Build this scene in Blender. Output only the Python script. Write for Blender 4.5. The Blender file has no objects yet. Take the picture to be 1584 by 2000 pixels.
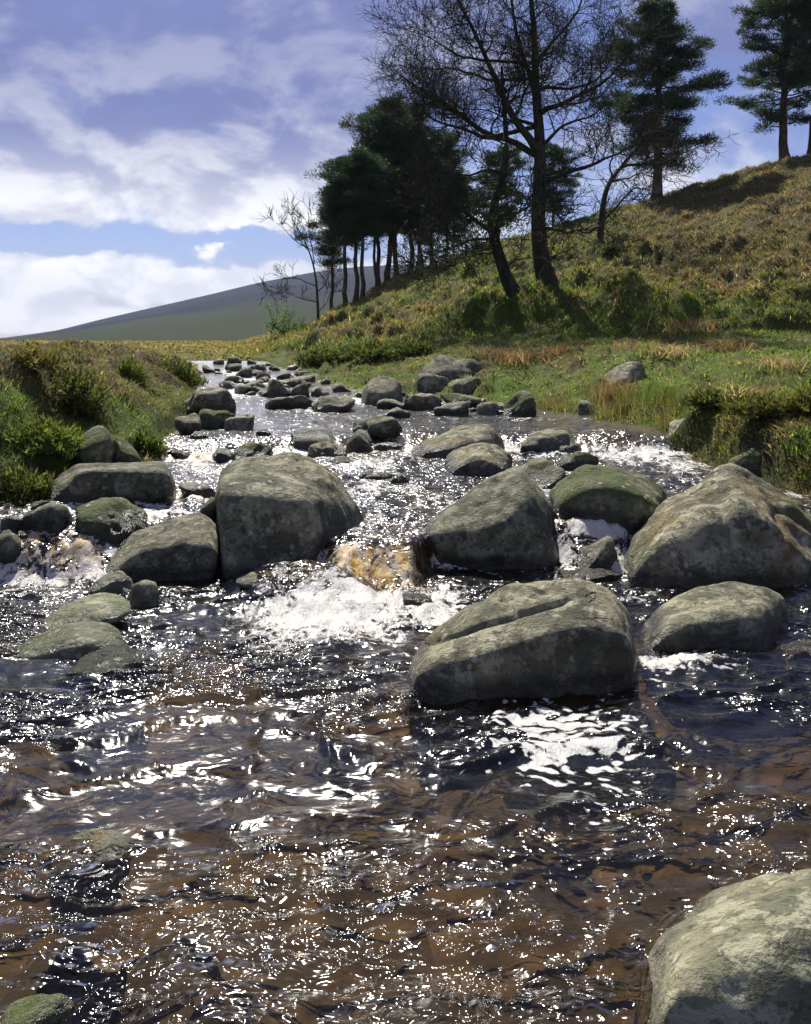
import bpy, bmesh, math, random
import numpy as np
from mathutils import Vector

scene = bpy.context.scene
COL = scene.collection
PI = math.pi

# ------------------------------------------------------------------ camera
F, U0, VH, CAMZ = 1900.0, 792.0, 640.0, 1.5      # focal length and horizon of the 1584x2000 frame, eye height
cd = bpy.data.cameras.new("camera")
cd.sensor_fit = 'VERTICAL'; cd.sensor_height = 24.0
cd.lens = 24.0 * F / 2000.0
cd.shift_y = -0.18
cd.clip_start = 0.05; cd.clip_end = 12000
cam = bpy.data.objects.new("camera", cd); COL.objects.link(cam)
cam.location = (0, 0, CAMZ); cam.rotation_euler = (PI / 2, 0, 0)
scene.camera = cam

# ------------------------------------------------------------------ sun + sky
SUN_EL, SUN_AZ = math.radians(49), math.radians(-12)      # azimuth measured from +Y towards +X
sd = bpy.data.lights.new("sun", 'SUN'); sd.energy = 5.0; sd.angle = math.radians(0.6); sd.color = (1.0, 0.95, 0.85)
sun = bpy.data.objects.new("sun", sd); COL.objects.link(sun)
sdir = Vector((math.sin(SUN_AZ) * math.cos(SUN_EL), math.cos(SUN_AZ) * math.cos(SUN_EL), math.sin(SUN_EL)))
sun.rotation_euler = sdir.to_track_quat('Z', 'Y').to_euler()
sun.location = sdir * 60

scene.view_settings.view_transform = 'Standard'
scene.view_settings.look = 'None'
scene.view_settings.exposure = 0.68
scene.view_settings.gamma = 1.0
scene.cycles.use_denoising = True
scene.cycles.max_bounces = 7
scene.cycles.transparent_max_bounces = 12
scene.cycles.caustics_reflective = False
scene.cycles.caustics_refractive = False
scene.cycles.sample_clamp_indirect = 6.0


class NT:
    """small helper for building node trees"""
    def __init__(self, tree):
        self.t = tree; self.n = tree.nodes; self.l = tree.links
    def node(self, typ, **kw):
        nd = self.n.new(typ)
        for k, v in kw.items():
            setattr(nd, k, v)
        return nd
    def put(self, sock, v):
        if v is None:
            return
        if isinstance(v, bpy.types.NodeSocket):
            self.l.new(v, sock)
        else:
            sock.default_value = v
    def math(self, op, a, b=None, c=None, clamp=False):
        nd = self.node('ShaderNodeMath', operation=op, use_clamp=clamp)
        for i, v in enumerate((a, b, c)):
            self.put(nd.inputs[i], v)
        return nd.outputs[0]
    def vmath(self, op, a, b=None, c=None):
        nd = self.node('ShaderNodeVectorMath', operation=op)
        for i, v in enumerate((a, b, c)):
            if v is not None:
                self.put(nd.inputs[i], v)
        return nd.outputs['Value'] if op in ('LENGTH', 'DOT_PRODUCT', 'DISTANCE') else nd.outputs[0]
    def noise(self, vec, scale, detail=4, rough=0.55, dist=0.0):
        nd = self.node('ShaderNodeTexNoise')
        if vec is not None:
            self.put(nd.inputs['Vector'], vec)
        nd.inputs['Scale'].default_value = scale; nd.inputs['Detail'].default_value = detail
        nd.inputs['Roughness'].default_value = rough; nd.inputs['Distortion'].default_value = dist
        return nd.outputs['Fac']
    def ramp(self, x, lo, hi, a=0.0, b=1.0, smooth=True):
        nd = self.node('ShaderNodeMapRange', interpolation_type='SMOOTHSTEP' if smooth else 'LINEAR')
        self.put(nd.inputs[0], x)
        nd.inputs[1].default_value = lo; nd.inputs[2].default_value = hi
        nd.inputs[3].default_value = a; nd.inputs[4].default_value = b
        return nd.outputs[0]
    def mix(self, f, a, b, mode='MIX'):
        nd = self.node('ShaderNodeMix', data_type='RGBA', blend_type=mode)
        self.put(nd.inputs[0], f)
        self.put(nd.inputs[6], a if isinstance(a, bpy.types.NodeSocket) else (*a[:3], 1))
        self.put(nd.inputs[7], b if isinstance(b, bpy.types.NodeSocket) else (*b[:3], 1))
        return nd.outputs[2]
    def mixs(self, f, a, b):
        nd = self.node('ShaderNodeMixShader')
        self.put(nd.inputs[0], f); self.l.new(a, nd.inputs[1]); self.l.new(b, nd.inputs[2])
        return nd.outputs[0]


def px_dir(u, v):
    d = Vector(((u - U0) / F, 1.0, (VH - v) / F)); d.normalize(); return d


def build_world():
    w = bpy.data.worlds.new("World"); scene.world = w; w.use_nodes = True
    nt = NT(w.node_tree); nt.n.clear()
    sky = nt.node('ShaderNodeTexSky', sky_type='NISHITA')
    sky.sun_disc = False; sky.sun_elevation = SUN_EL; sky.sun_rotation = SUN_AZ
    sky.altitude = 300; sky.air_density = 1.0; sky.dust_density = 0.3; sky.ozone_density = 2.5
    blue = nt.mix(1.0, sky.outputs[0], (0.80, 0.80, 1.14), 'MULTIPLY')
    tc = nt.node('ShaderNodeTexCoord'); dvec = tc.outputs['Generated']
    sep = nt.node('ShaderNodeSeparateXYZ'); nt.l.new(dvec, sep.inputs[0])
    zz = nt.math('ADD', nt.math('MAXIMUM', sep.outputs[2], 0.0), 0.16)
    cmb = nt.node('ShaderNodeCombineXYZ')
    nt.l.new(nt.math('DIVIDE', sep.outputs[0], zz), cmb.inputs[0]); nt.l.new(nt.math('DIVIDE', sep.outputs[1], zz), cmb.inputs[1])
    plane = cmb.outputs[0]
    # cloud masses: (u, v, half width, half height, amount)
    blobs = [(140, 540, 330, 42, .75), (430, 555, 210, 40, .8), (650, 545, 190, 40, .55), (80, 625, 260, 42, .5),
             (200, 330, 420, 105, .62), (520, 360, 220, 80, .75), (90, 385, 190, 45, .35),
             (490, 437, 60, 26, .55), (412, 487, 42, 16, .75), (330, 110, 620, 170, .52),
             (620, 200, 210, 170, .38), (800, 40, 260, 130, .3), (1400, 60, 160, 120, .45), (1290, 320, 260, 90, .3),
             (150, 465, 560, 26, -.55), (600, 478, 160, 26, -.4), (1120, 380, 160, 100, -.1)]
    wn = nt.node('ShaderNodeTexNoise'); nt.l.new(nt.vmath('MULTIPLY', dvec, (14.0, 14.0, 20.0)), wn.inputs['Vector']); wn.inputs['Scale'].default_value = 1.0; wn.inputs['Detail'].default_value = 6; wn.inputs['Roughness'].default_value = .6
    dw = nt.vmath('ADD', dvec, nt.vmath('MULTIPLY', nt.vmath('SUBTRACT', wn.outputs['Color'], (.5, .5, .5)), (.11, .0, .055)))
    dens = None
    for (u, v, ru, rv, a) in blobs:
        c = px_dir(u, v)
        q = nt.vmath('MULTIPLY', nt.vmath('SUBTRACT', dw, tuple(c)), (F / ru, F / ru, F / rv))
        g = nt.ramp(nt.vmath('LENGTH', q), 0.25, 1.35, a, 0.0)
        dens = g if dens is None else nt.math('ADD', dens, g)
    big = nt.noise(plane, 0.55, 3, 0.5, 0.2)
    n1 = nt.noise(plane, 1.6, 7, 0.58, 0.35)
    fine = nt.noise(nt.vmath('MULTIPLY', dvec, (9.0, 9.0, 16.0)), 1.0, 7, 0.6, 0.4)
    # away from the view the broken cover goes on by noise, thickened overhead
    cov = nt.math('ADD', nt.math('MULTIPLY', nt.ramp(big, 0.3, 0.7, .45, 1.0), 0.56), nt.math('MULTIPLY', nt.math('SUBTRACT', n1, 0.5), 0.9))
    cov = nt.math('ADD', cov, nt.ramp(sep.outputs[2], .32, .55, 0, .22))  # unseen extra cloud added overhead to grey and lighten the pool's reflections
    tot = nt.math('ADD', nt.math('ADD', dens, cov), nt.math('MULTIPLY', nt.math('SUBTRACT', fine, 0.5), 1.05))
    mask = nt.math('MULTIPLY', nt.ramp(tot, 0.16, 0.92, 0.0, 0.96), nt.ramp(sep.outputs[2], -0.03, 0.0))
    # bright crowns and dull bellies: the cloud's own thickness seen against the light
    up = nt.noise(nt.vmath('MULTIPLY', nt.vmath('ADD', dvec, (0.0, 0.0, 0.035)), (9.0, 9.0, 16.0)), 1.0, 5, 0.55, 0.4)
    rim = nt.ramp(nt.math('SUBTRACT', fine, up), -0.12, 0.16)
    low = nt.ramp(sep.outputs[2], 0.22, 0.05)
    lum = nt.math('ADD', nt.math('MULTIPLY', rim, 0.42), nt.math('MULTIPLY', low, 0.72), clamp=True)
    lum = nt.math('MULTIPLY', nt.math('MULTIPLY', lum, nt.ramp(tot, 0.2, 0.75, 0.55, 1.0)), nt.ramp(sep.outputs[2], .14, .28, 1.0, .42))
    cl = nt.mix(lum, (2.5, 3.0, 6.2), (15.0, 14.9, 14.6))
    mixc = nt.mix(mask, blue, cl)
    bg = nt.node('ShaderNodeBackground'); nt.l.new(mixc, bg.inputs[0]); bg.inputs[1].default_value = 0.052
    out = nt.node('ShaderNodeOutputWorld'); nt.l.new(bg.outputs[0], out.inputs[0])


build_world()


# ------------------------------------------------------------------ numpy noise
def _h(ix, iy, iz, seed):
    with np.errstate(over='ignore'):
        h = (ix.astype(np.int64) * 374761393 + iy.astype(np.int64) * 668265263 + iz.astype(np.int64) * 2147483647 + seed * 974711) & 0xFFFFFFFF
        h = ((h ^ (h >> 13)) * 1274126177) & 0xFFFFFFFF
        h = ((h ^ (h >> 15)) * 2246822519) & 0xFFFFFFFF
        h = h ^ (h >> 16)
    return (h & 0xFFFFFF) / float(0xFFFFFF)


def vnoise(x, y, z=None, seed=0):
    x = np.asarray(x, float); y = np.asarray(y, float)
    ix = np.floor(x); iy = np.floor(y); fx = x - ix; fy = y - iy
    wx = fx * fx * fx * (fx * (fx * 6 - 15) + 10); wy = fy * fy * fy * (fy * (fy * 6 - 15) + 10)
    if z is None:
        z0 = np.zeros_like(ix)
        a = _h(ix, iy, z0, seed); b = _h(ix + 1, iy, z0, seed); c = _h(ix, iy + 1, z0, seed); d = _h(ix + 1, iy + 1, z0, seed)
        return 2 * ((a + (b - a) * wx) + ((c + (d - c) * wx) - (a + (b - a) * wx)) * wy) - 1
    z = np.asarray(z, float); iz = np.floor(z); fz = z - iz; wz = fz * fz * fz * (fz * (fz * 6 - 15) + 10)
    r = []
    for k in (0, 1):
        a = _h(ix, iy, iz + k, seed); b = _h(ix + 1, iy, iz + k, seed); c = _h(ix, iy + 1, iz + k, seed); d = _h(ix + 1, iy + 1, iz + k, seed)
        p = a + (b - a) * wx; q = c + (d - c) * wx
        r.append(p + (q - p) * wy)
    return 2 * (r[0] + (r[1] - r[0]) * wz) - 1


def fbm(x, y, z=None, octv=4, seed=0, gain=0.5):
    s = 0; a = 1; t = 0; f = 1.0
    for i in range(octv):
        s = s + a * vnoise(x * f + i * 17.3, y * f - i * 9.1, None if z is None else z * f + i * 5.7, seed + i)
        t += a; a *= gain; f *= 2.03
    return s / t


def worley(x, y, seed=0, jit=0.9):
    """distance to the nearest feature point and that cell's random number"""
    ix = np.floor(x); iy = np.floor(y); best = np.full(np.shape(x), 9.0); cid = np.zeros(np.shape(x))
    z0 = np.zeros_like(ix)
    for dx in (-1, 0, 1):
        for dy in (-1, 0, 1):
            cx = ix + dx; cy = iy + dy
            px = cx + 0.5 + jit * (_h(cx, cy, z0, seed) - .5); py = cy + 0.5 + jit * (_h(cx, cy, z0, seed + 7) - .5)
            d = np.hypot(x - px, y - py); m = d < best
            best = np.where(m, d, best); cid = np.where(m, _h(cx, cy, z0, seed + 13), cid)
    return best, cid


def sstep(a, b, x):
    t = np.clip((x - a) / (b - a), 0, 1); return t * t * (3 - 2 * t)


def lerp(a, b, t):
    return a + (b - a) * t


# ------------------------------------------------------------------ the lie of the land
XS1 = [-6, -2.6, -1.95, -1.6, -1.15, -.62, -.36, .04, .22, .95, 1.08, 1.34, 1.5, 3, 8]
YS1 = [5.8, 5.9, 5.95, 6.2, 6.15, 6.0, 5.74, 5.72, 6.2, 6.35, 6.15, 6.12, 6.4, 6.4, 6.4]


def water_level(X, Y):
    y1 = np.interp(X, XS1, YS1); wd = np.interp(X, [-6, -1.6, -.6, -.3, 0.1, 1, 8], [.55, .55, .40, .38, .38, .48, .5])
    z = 0.22 * sstep(0, 1, (Y - y1 + .5 * wd) / wd)
    z = z + 0.06 * np.clip((Y - 6.2) / 3.2, 0, 1)
    y2 = 9.75 + .25 * np.sin(X * 1.3 + 1) - .35 * sstep(-1.2, -2.4, X)
    z = z + 0.12 * sstep(0, 1, (Y - y2 + .2) / .4)
    return z + 0.22 * np.clip((Y - 15.5) / 9, 0, 1) + .01 * np.clip(Y - 24.5, 0, 60)


XL_T = ([-2, 3, 5, 6.2, 7, 8, 9, 10, 12, 14, 16, 18, 20, 22, 25, 30, 60], [-6, -5, -3.8, -3.1, -2.85, -2.55, -2.32, -2.4, -2.75, -2.95, -3.45, -3.8, -4.2, -4.75, -6.0, -9, -25])
XR_T = ([-2, 3, 5, 6.2, 7, 8, 9, 10, 10.8, 12, 13.5, 15, 16, 18, 20, 22, 25, 30, 60], [6, 5.2, 4.3, 3.7, 3.2, 2.85, 2.68, 2.72, 2.7, 2.3, 1.55, .7, -.45, -1.5, -2.1, -2.6, -3.6, -6.2, -21])


def edges(Y, fine=True):
    wl = .12 * vnoise(Y * 1.7, Y * 0 + 3.3, seed=5) if fine else 0
    wr = .12 * vnoise(Y * 1.9, Y * 0 + 8.3, seed=6) + .16 * fbm(Y * 3.1, Y * 0 + 2.3, octv=3, seed=16) if fine else 0
    return np.interp(Y, *XL_T) + wl, np.interp(Y, *XR_T) + wr


U_H = [300, 440, 520, 560, 600, 640, 700, 760, 850, 950, 1050, 1150, 1200, 1280, 1400, 1500, 1584, 1800, 2300, 3600]
V_S = [690, 680, 660, 650, 640, 614, 590, 550, 521, 482, 456, 427, 408, 391, 354, 324, 302, 255, 190, 120]
D_C = [30, 30, 31, 33, 37, 40, 45, 48, 47, 46, 46, 47, 47, 47, 46, 45, 44, 42, 40, 38]
D_F = [28, 28, 28, 27, 25.5, 24.5, 23.8, 23.5, 23.3, 23, 22.7, 22.4, 22.2, 22, 21.6, 21.2, 21, 20, 18, 15]


def terrain(X, Y, detail=True):
    X = np.asarray(X, float); Y = np.asarray(Y, float); Ys = np.maximum(Y, 0.5)
    u = U0 + F * X / Ys
    W = water_level(X, Y); xl, xr = edges(Y, detail)
    sL = xl - X; sR = X - xr
    ins = np.minimum(-sL, -sR)
    # bed
    bed = W - .26 * sstep(0.0, .6, ins) - .02
    bed = np.where(Y > 15.5, W - .12 * sstep(0, .5, ins) - .02, bed)
    if detail:
        f1, cid = worley(X / .21, Y / .21, 3); f2, cid2 = worley(X / .55 + 4, Y / .55, 9)
        bed = bed + np.clip(.55 - f1, 0, 1) * .07 * cid + np.clip(.5 - f2, 0, 1) * .26 * cid2 ** 2
        bed = np.minimum(bed, W - .012)
    moor = np.interp(Y, [0, 25, 30, 60, 200, 500, 1500, 9000], [1.0, .80, .58, .30, -1.3, -9, -34, -260])
    # left bank
    bl = np.interp(Y, [0, 5, 6.5, 7.5, 9, 11, 12.5, 15, 20, 26], [.7, .78, 1.02, 1.12, 1.13, 1.03, .97, .92, .88, .86])
    wL = np.interp(Y, [0, 6, 8, 10, 13, 18], [1.2, 1.25, 1.35, 1.15, 1.2, 1.4])
    prof = .22 * sstep(0, .10, sL / wL) + .78 * sstep(-.1, 1.0, sL / wL)
    zl = W + (bl - W) * prof
    zl = lerp(zl, moor, sstep(2.2, 7, sL))
    # right terrace and hillside
    zt = .80 + .032 * (Ys - 8)
    zt = np.where(Ys > 23, .80 + .032 * 15 + (Ys - 23) * .004, zt)
    zt = zt - .30 * sstep(1000, 620, u) * sstep(12, 20, Ys)
    wR = np.interp(Y, [0, 7, 9.6, 10.5, 12, 16, 20, 24], [.9, .75, .75, 1.0, 2.4, 2.6, 2.0, 1.2])
    und = np.interp(Y, [0, 9.6, 10.5, 13], [.5, .5, .3, .12])
    prof = und * sstep(0, .35, sR / wR) + (1 - und) * sstep(0, 1.6, sR / wR)
    zr = W + (np.maximum(zt, W + .05) - W) * prof
    dc = np.interp(u, U_H, D_C); df = np.interp(u, U_H, D_F); vs = np.interp(u, U_H, V_S)
    if detail:
        df = df + .9 * fbm(X * .35, Y * .12, octv=3, seed=21)
    zc = CAMZ + (VH - vs) / F * dc
    s = (Ys - df) / (dc - df)
    sc = np.clip(s, 0, 1)
    sj = .10 - .075 * sstep(1150, 1350, u)
    ff = sj * sstep(0, .07, sc) + (1 - sj) * sc ** 1.04
    zf = np.interp(df, [15, 23, 40], [.8 + .032 * 7, 1.28, 1.33]) - .30 * sstep(1000, 620, u)
    hill = zf + (zc - zf) * ff
    past = np.clip(Ys - dc, 0, None)
    hill = hill - .03 * past - .0009 * past ** 2
    hill = np.maximum(hill, moor - 2)
    zr = np.where(s > 0, np.maximum(zr, hill), zr)
    zr = lerp(moor, zr, sstep(430, 590, u + .0 * X)) if True else zr
    zr = np.where(Ys < 22, W + (np.maximum(zt, W + .05) - W) * prof, zr)
    z = np.where(ins > 0, bed, np.where(sL > 0, zl, zr))
    z = lerp(z, moor, sstep(30, 36, Ys) * ((ins > 0) | (sL > -.8)))
    far = sstep(120, 300, Ys)
    z = lerp(z, moor, far)
    if detail:
        out = sstep(0.0, .5, -ins)
        onhill = sstep(0, .04, s) * sstep(540, 640, u) * (ins < 0) * (sL < 0) * (1 - sstep(1.02, 1.2, s))
        # hummocks and tussocks
        qx = X + .35 * fbm(X * .9, Y * .9, octv=2, seed=31); qy = Y * .72 + .35 * fbm(X * .9 + 7, Y * .9, octv=2, seed=32)
        w1, c1 = worley(qx / .62, qy / .62, 41); w2, c2 = worley(qx / .31, qy / .31, 43)
        tus = np.clip(1 - (w1 / .62) ** 2, 0, 1) ** .6 * (.03 + .30 * c1 ** 1.5) + np.clip(1 - (w2 / .6) ** 2, 0, 1) ** .7 * .14 * c2
        lowh = 1 - .55 * sstep(.3, .9, s)
        z = z + onhill * tus * lowh * 1.2 + onhill * (.42 * fbm(X * .5, Y * .42, octv=3, seed=51) + .16 * fbm(X * 2.4, Y * 2.0, octv=3, seed=53)) * lowh
        # eroded scarp along the foot of the slope
        onflat = out * (1 - onhill) * (sL < 0) * sstep(30, 24, Ys)
        z = z + onflat * (.19 * fbm(X * .6, Y * .55, octv=4, seed=61) + .15 * np.clip(1 - (w2 / .55) ** 2, 0, 1) * c2 * c2)
        onleft = out * (sL > 0) * sstep(40, 26, Ys)
        w3, c3 = worley(X / .62 + 3, Y / .7, 45)
        z = z + onleft * (np.clip(1 - (w3 / .62) ** 2, 0, 1) * (.05 + .26 * c3 ** 1.5) + .14 * fbm(X * 2.2, Y * 2.2, octv=3, seed=63) - .05)
        z = z + out * sstep(26, 40, Ys) * (1 - onhill) * (.12 * fbm(X * .35, Y * .25, octv=3, seed=71) + .10 * tus)
    return z


def ground(x, y, detail=True):
    return float(terrain(np.array([x]), np.array([y]), detail)[0])


def top_at(x, y):
    return max(ground(x, y, False), float(water_level(np.array([x]), np.array([y]))[0]))


def hit(u, v, dmin=1.3, dmax=60.0):
    """where the sight line through a point of the frame meets water or ground"""
    D = np.exp(np.linspace(math.log(dmin), math.log(dmax), 2500))
    X = (u - U0) / F * D
    Z = np.maximum(terrain(X, D, False), water_level(X, D) * (D < 30) - 9 * (D >= 30))
    ray = CAMZ + (VH - v) / F * D
    i = np.argmax(ray <= Z)
    if not (ray <= Z).any():
        i = len(D) - 1
    return X[i], D[i], Z[i]


def unproj(u, v, D):
    return np.array([(u - U0) / F * D, D, CAMZ + (VH - v) / F * D])


# ------------------------------------------------------------------ objects
def tag(o, label=None, cat=None, group=None, kind=None):
    if label: o["label"] = label
    if cat: o["category"] = cat
    if group: o["group"] = group
    if kind: o["kind"] = kind
    return o


def mesh_obj(name, verts, faces, mat, parent=None, smooth=True, loc=None):
    me = bpy.data.meshes.new(name)
    verts = np.asarray(verts, np.float32).reshape(-1, 3)
    if isinstance(faces, np.ndarray):
        nf, k = faces.shape
        me.vertices.add(len(verts)); me.vertices.foreach_set("co", verts.ravel())
        me.loops.add(nf * k); me.loops.foreach_set("vertex_index", faces.astype(np.int32).ravel())
        me.polygons.add(nf); me.polygons.foreach_set("loop_start", np.arange(0, nf * k, k, dtype=np.int32))
        me.update(calc_edges=True)
    else:
        me.from_pydata(verts.tolist(), [], faces)
    if smooth:
        me.polygons.foreach_set("use_smooth", np.ones(len(me.polygons), bool))
    me.materials.append(mat)
    o = bpy.data.objects.new(name, me); COL.objects.link(o)
    if parent is not None: o.parent = parent
    if loc is not None: o.location = loc
    return o


def add_attr(o, name, arr, typ='FLOAT'):
    a = o.data.attributes.new(name, typ, 'POINT')
    arr = np.asarray(arr, np.float32)
    if typ == 'FLOAT':
        a.data.foreach_set("value", arr.ravel())
    else:
        if arr.shape[1] == 3:
            arr = np.concatenate([arr, np.ones((len(arr), 1), np.float32)], 1)
        a.data.foreach_set("color", arr.ravel())


def empty(name, loc):
    o = bpy.data.objects.new(name, None); COL.objects.link(o); o.location = loc; o.empty_display_size = .2
    return o


def new_mat(name):
    m = bpy.data.materials.new(name); m.use_nodes = True
    nt = NT(m.node_tree); nt.n.clear()
    out = nt.node('ShaderNodeOutputMaterial')
    return m, nt, out


def attr(nt, name, col=False):
    a = nt.node('ShaderNodeAttribute', attribute_name=name)
    return a.outputs['Color'] if col else a.outputs['Fac']


def bump(nt, h, strength, dist, normal=None):
    b = nt.node('ShaderNodeBump'); b.inputs['Strength'].default_value = strength; b.inputs['Distance'].default_value = dist
    nt.l.new(h, b.inputs['Height'])
    if normal is not None: nt.l.new(normal, b.inputs['Normal'])
    return b.outputs[0]


# ------------------------------------------------------------------ materials
def mat_ground():
    m, nt, out = new_mat("soil_and_turf")
    geo = nt.node('ShaderNodeNewGeometry'); P = geo.outputs['Position']
    c = attr(nt, "gcol", True)
    n1 = nt.noise(P, 7.0, 6, .65); n2 = nt.noise(P, 1.1, 5, .6)
    c = nt.mix(nt.ramp(n2, .35, .7, 0, .5), c, (0.16, 0.11, 0.045), 'MIX')
    c = nt.mix(nt.ramp(n1, .4, .65, 0.0, .55), c, (0.035, 0.045, 0.014))
    p = nt.node('ShaderNodeBsdfPrincipled'); nt.l.new(c, p.inputs['Base Color']); p.inputs['Roughness'].default_value = .95
    p.inputs['Specular IOR Level'].default_value = .15
    nt.l.new(bump(nt, nt.noise(P, 22, 6, .7), .9, .05), p.inputs['Normal'])
    nt.l.new(p.outputs[0], out.inputs[0]); return m


def mat_bed():
    m, nt, out = new_mat("peaty_stream_bed")
    geo = nt.node('ShaderNodeNewGeometry'); P = geo.outputs['Position']
    n1 = nt.noise(P, 2.3, 4, .6); n2 = nt.noise(P, 9, 5, .6)
    vp = nt.node('ShaderNodeTexVoronoi'); vp.inputs['Scale'].default_value = 7.5; nt.l.new(P, vp.inputs['Vector'])
    peb = nt.node('ShaderNodeSeparateColor'); nt.l.new(vp.outputs['Color'], peb.inputs[0])
    c = nt.mix(nt.ramp(n1, .48, .68), (0.055, 0.053, 0.047), (0.135, 0.090, 0.05))
    c = nt.mix(nt.ramp(n2, .45, .7, 0, .6), c, (0.06, 0.048, 0.03))
    c = nt.mix(nt.ramp(peb.outputs[0], .55, .9, 0, .8), c, (0.17, 0.135, 0.085))
    c = nt.mix(nt.ramp(peb.outputs[1], .6, .95, 0, .7), c, (0.03, 0.03, 0.026))
    c = nt.mix(nt.ramp(vp.outputs['Distance'], .3, .75, 0, .6), c, (0.03, 0.026, 0.02))
    p = nt.node('ShaderNodeBsdfPrincipled'); nt.l.new(c, p.inputs['Base Color']); p.inputs['Roughness'].default_value = .9
    nt.l.new(bump(nt, n2, .8, .03), p.inputs['Normal'])
    nt.l.new(p.outputs[0], out.inputs[0]); return m


def mat_leafy(name, transl=.45, rough=.7):
    m, nt, out = new_mat(name)
    c = attr(nt, "bcol", True)
    d = nt.node('ShaderNodeBsdfPrincipled'); nt.l.new(c, d.inputs['Base Color']); d.inputs['Roughness'].default_value = rough
    d.inputs['Specular IOR Level'].default_value = .25
    t = nt.node('ShaderNodeBsdfTranslucent'); nt.l.new(nt.mix(1.0, c, (1.15, 1.15, .85), 'MULTIPLY'), t.inputs[0])
    nt.l.new(nt.mixs(transl, d.outputs[0], t.outputs[0]), out.inputs[0]); return m


def mat_rock(name, tone=1.0, moss=.3, ochre=.15, pale=.55, dark=.7, wetk=.8):
    m, nt, out = new_mat(name)
    geo = nt.node('ShaderNodeNewGeometry'); P = geo.outputs['Position']
    oi = nt.node('ShaderNodeObjectInfo')
    Pw = nt.vmath('ADD', P, nt.vmath('MULTIPLY', oi.outputs['Location'], (3.1, 1.7, 2.3)))
    nz = nt.node('ShaderNodeSeparateXYZ'); nt.l.new(geo.outputs['Normal'], nz.inputs[0]); up = nz.outputs[2]
    nA = nt.noise(Pw, 3.0, 6, .62, .3); nB = nt.noise(Pw, 8.5, 7, .68, .2); nC = nt.noise(Pw, 26, 6, .7); nD = nt.noise(Pw, 75, 4, .7)
    c = nt.mix(nt.ramp(nA, .34, .68), (0.105, 0.108, 0.066), (0.29, 0.268, 0.175))
    c = nt.mix(nt.ramp(nB, .505, .555, 0, pale), c, (0.43, 0.415, 0.29))                      # crusty pale lichen
    c = nt.mix(nt.ramp(nt.noise(Pw, 4.6, 7, .72, .6), .505, .55, 0, dark), c, (0.050, 0.050, 0.034))     # dark lichen
    oc = nt.ramp(nt.noise(nt.vmath('ADD', Pw, (9.1, 2.2, 4.4)), 2.4, 6, .65, .4), .49, .64, 0, ochre)
    c = nt.mix(oc, c, (0.20, 0.125, 0.035))
    ms = nt.math('MULTIPLY', nt.ramp(nt.noise(nt.vmath('ADD', Pw, (1.1, 7.2, 3.4)), 1.9, 6, .68, .3), .62 - .30 * moss, .78 - .26 * moss), nt.ramp(up, -.1, .55))
    ms = nt.math('MULTIPLY', ms, min(1.0, .35 + moss))
    c = nt.mix(ms, c, (0.070, 0.092, 0.020))
    c = nt.mix(nt.ramp(nC, .535, .60, 0, .65), c, (0.050, 0.050, 0.036))
    c = nt.mix(nt.ramp(nD, .58, .75, 0, .45), c, (0.32, 0.32, 0.27))
    vs_ = nt.node('ShaderNodeTexVoronoi'); vs_.inputs['Scale'].default_value = 13.0; nt.l.new(Pw, vs_.inputs['Vector'])
    spot = nt.math('MULTIPLY', nt.ramp(nt.math('ADD', vs_.outputs['Distance'], nt.math('MULTIPLY', nC, .5)), .50, .42), nt.ramp(nA, .47, .56))
    c = nt.mix(nt.math('MULTIPLY', spot, .6), c, (0.50, 0.50, 0.40))
    ve = nt.node('ShaderNodeTexVoronoi', feature='DISTANCE_TO_EDGE'); ve.inputs['Scale'].default_value = 1.7
    wq = nt.node('ShaderNodeTexNoise'); nt.l.new(Pw, wq.inputs['Vector']); wq.inputs['Scale'].default_value = 3.0; wq.inputs['Detail'].default_value = 5
    nt.l.new(nt.vmath('ADD', nt.vmath('MULTIPLY', Pw, (.55, .8, 1.9)), nt.vmath('MULTIPLY', wq.outputs['Color'], (.5, .5, .5))), ve.inputs['Vector'])
    crack = nt.math('MULTIPLY', nt.ramp(ve.outputs['Distance'], .015, .002), nt.ramp(nt.noise(Pw, 1.9, 3, .55), .55, .66))
    c = nt.mix(nt.math('MULTIPLY', crack, .8), c, (0.03, 0.03, 0.022))
    c = nt.mix(1.0, c, nt.mix(oi.outputs['Random'], (.82, .84, .80), (1.16, 1.12, 1.06)), 'MULTIPLY')
    if tone != 1.0:
        c = nt.mix(1.0, c, (tone, tone, tone * 1.02), 'MULTIPLY')
    hw = nt.math('ADD', attr(nt, "hw"), nt.math('MULTIPLY', nt.math('SUBTRACT', nB, .5), .07))
    wet = nt.ramp(hw, .125, .05)                                                      # splash line
    c = nt.mix(nt.math('MULTIPLY', wet, nt.ramp(hw, -.05, .0, wetk * .55, wetk)), c, (0.022, 0.020, 0.013))
    p = nt.node('ShaderNodeBsdfPrincipled'); nt.l.new(c, p.inputs['Base Color'])
    nt.l.new(nt.math('SUBTRACT', .88, nt.math('MULTIPLY', wet, .62)), p.inputs['Roughness'])
    p.inputs['Specular IOR Level'].default_value = .35
    h = nt.math('ADD', nt.math('MULTIPLY', nB, .55), nt.math('ADD', nt.math('MULTIPLY', nC, .30), nt.math('MULTIPLY', nD, .10)))
    h = nt.math('SUBTRACT', nt.math('ADD', h, nt.math('MULTIPLY', ms, .25)), nt.math('MULTIPLY', crack, .45))
    nt.l.new(bump(nt, h, 1.0, .075), p.inputs['Normal'])
    nt.l.new(p.outputs[0], out.inputs[0]); return m


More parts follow.
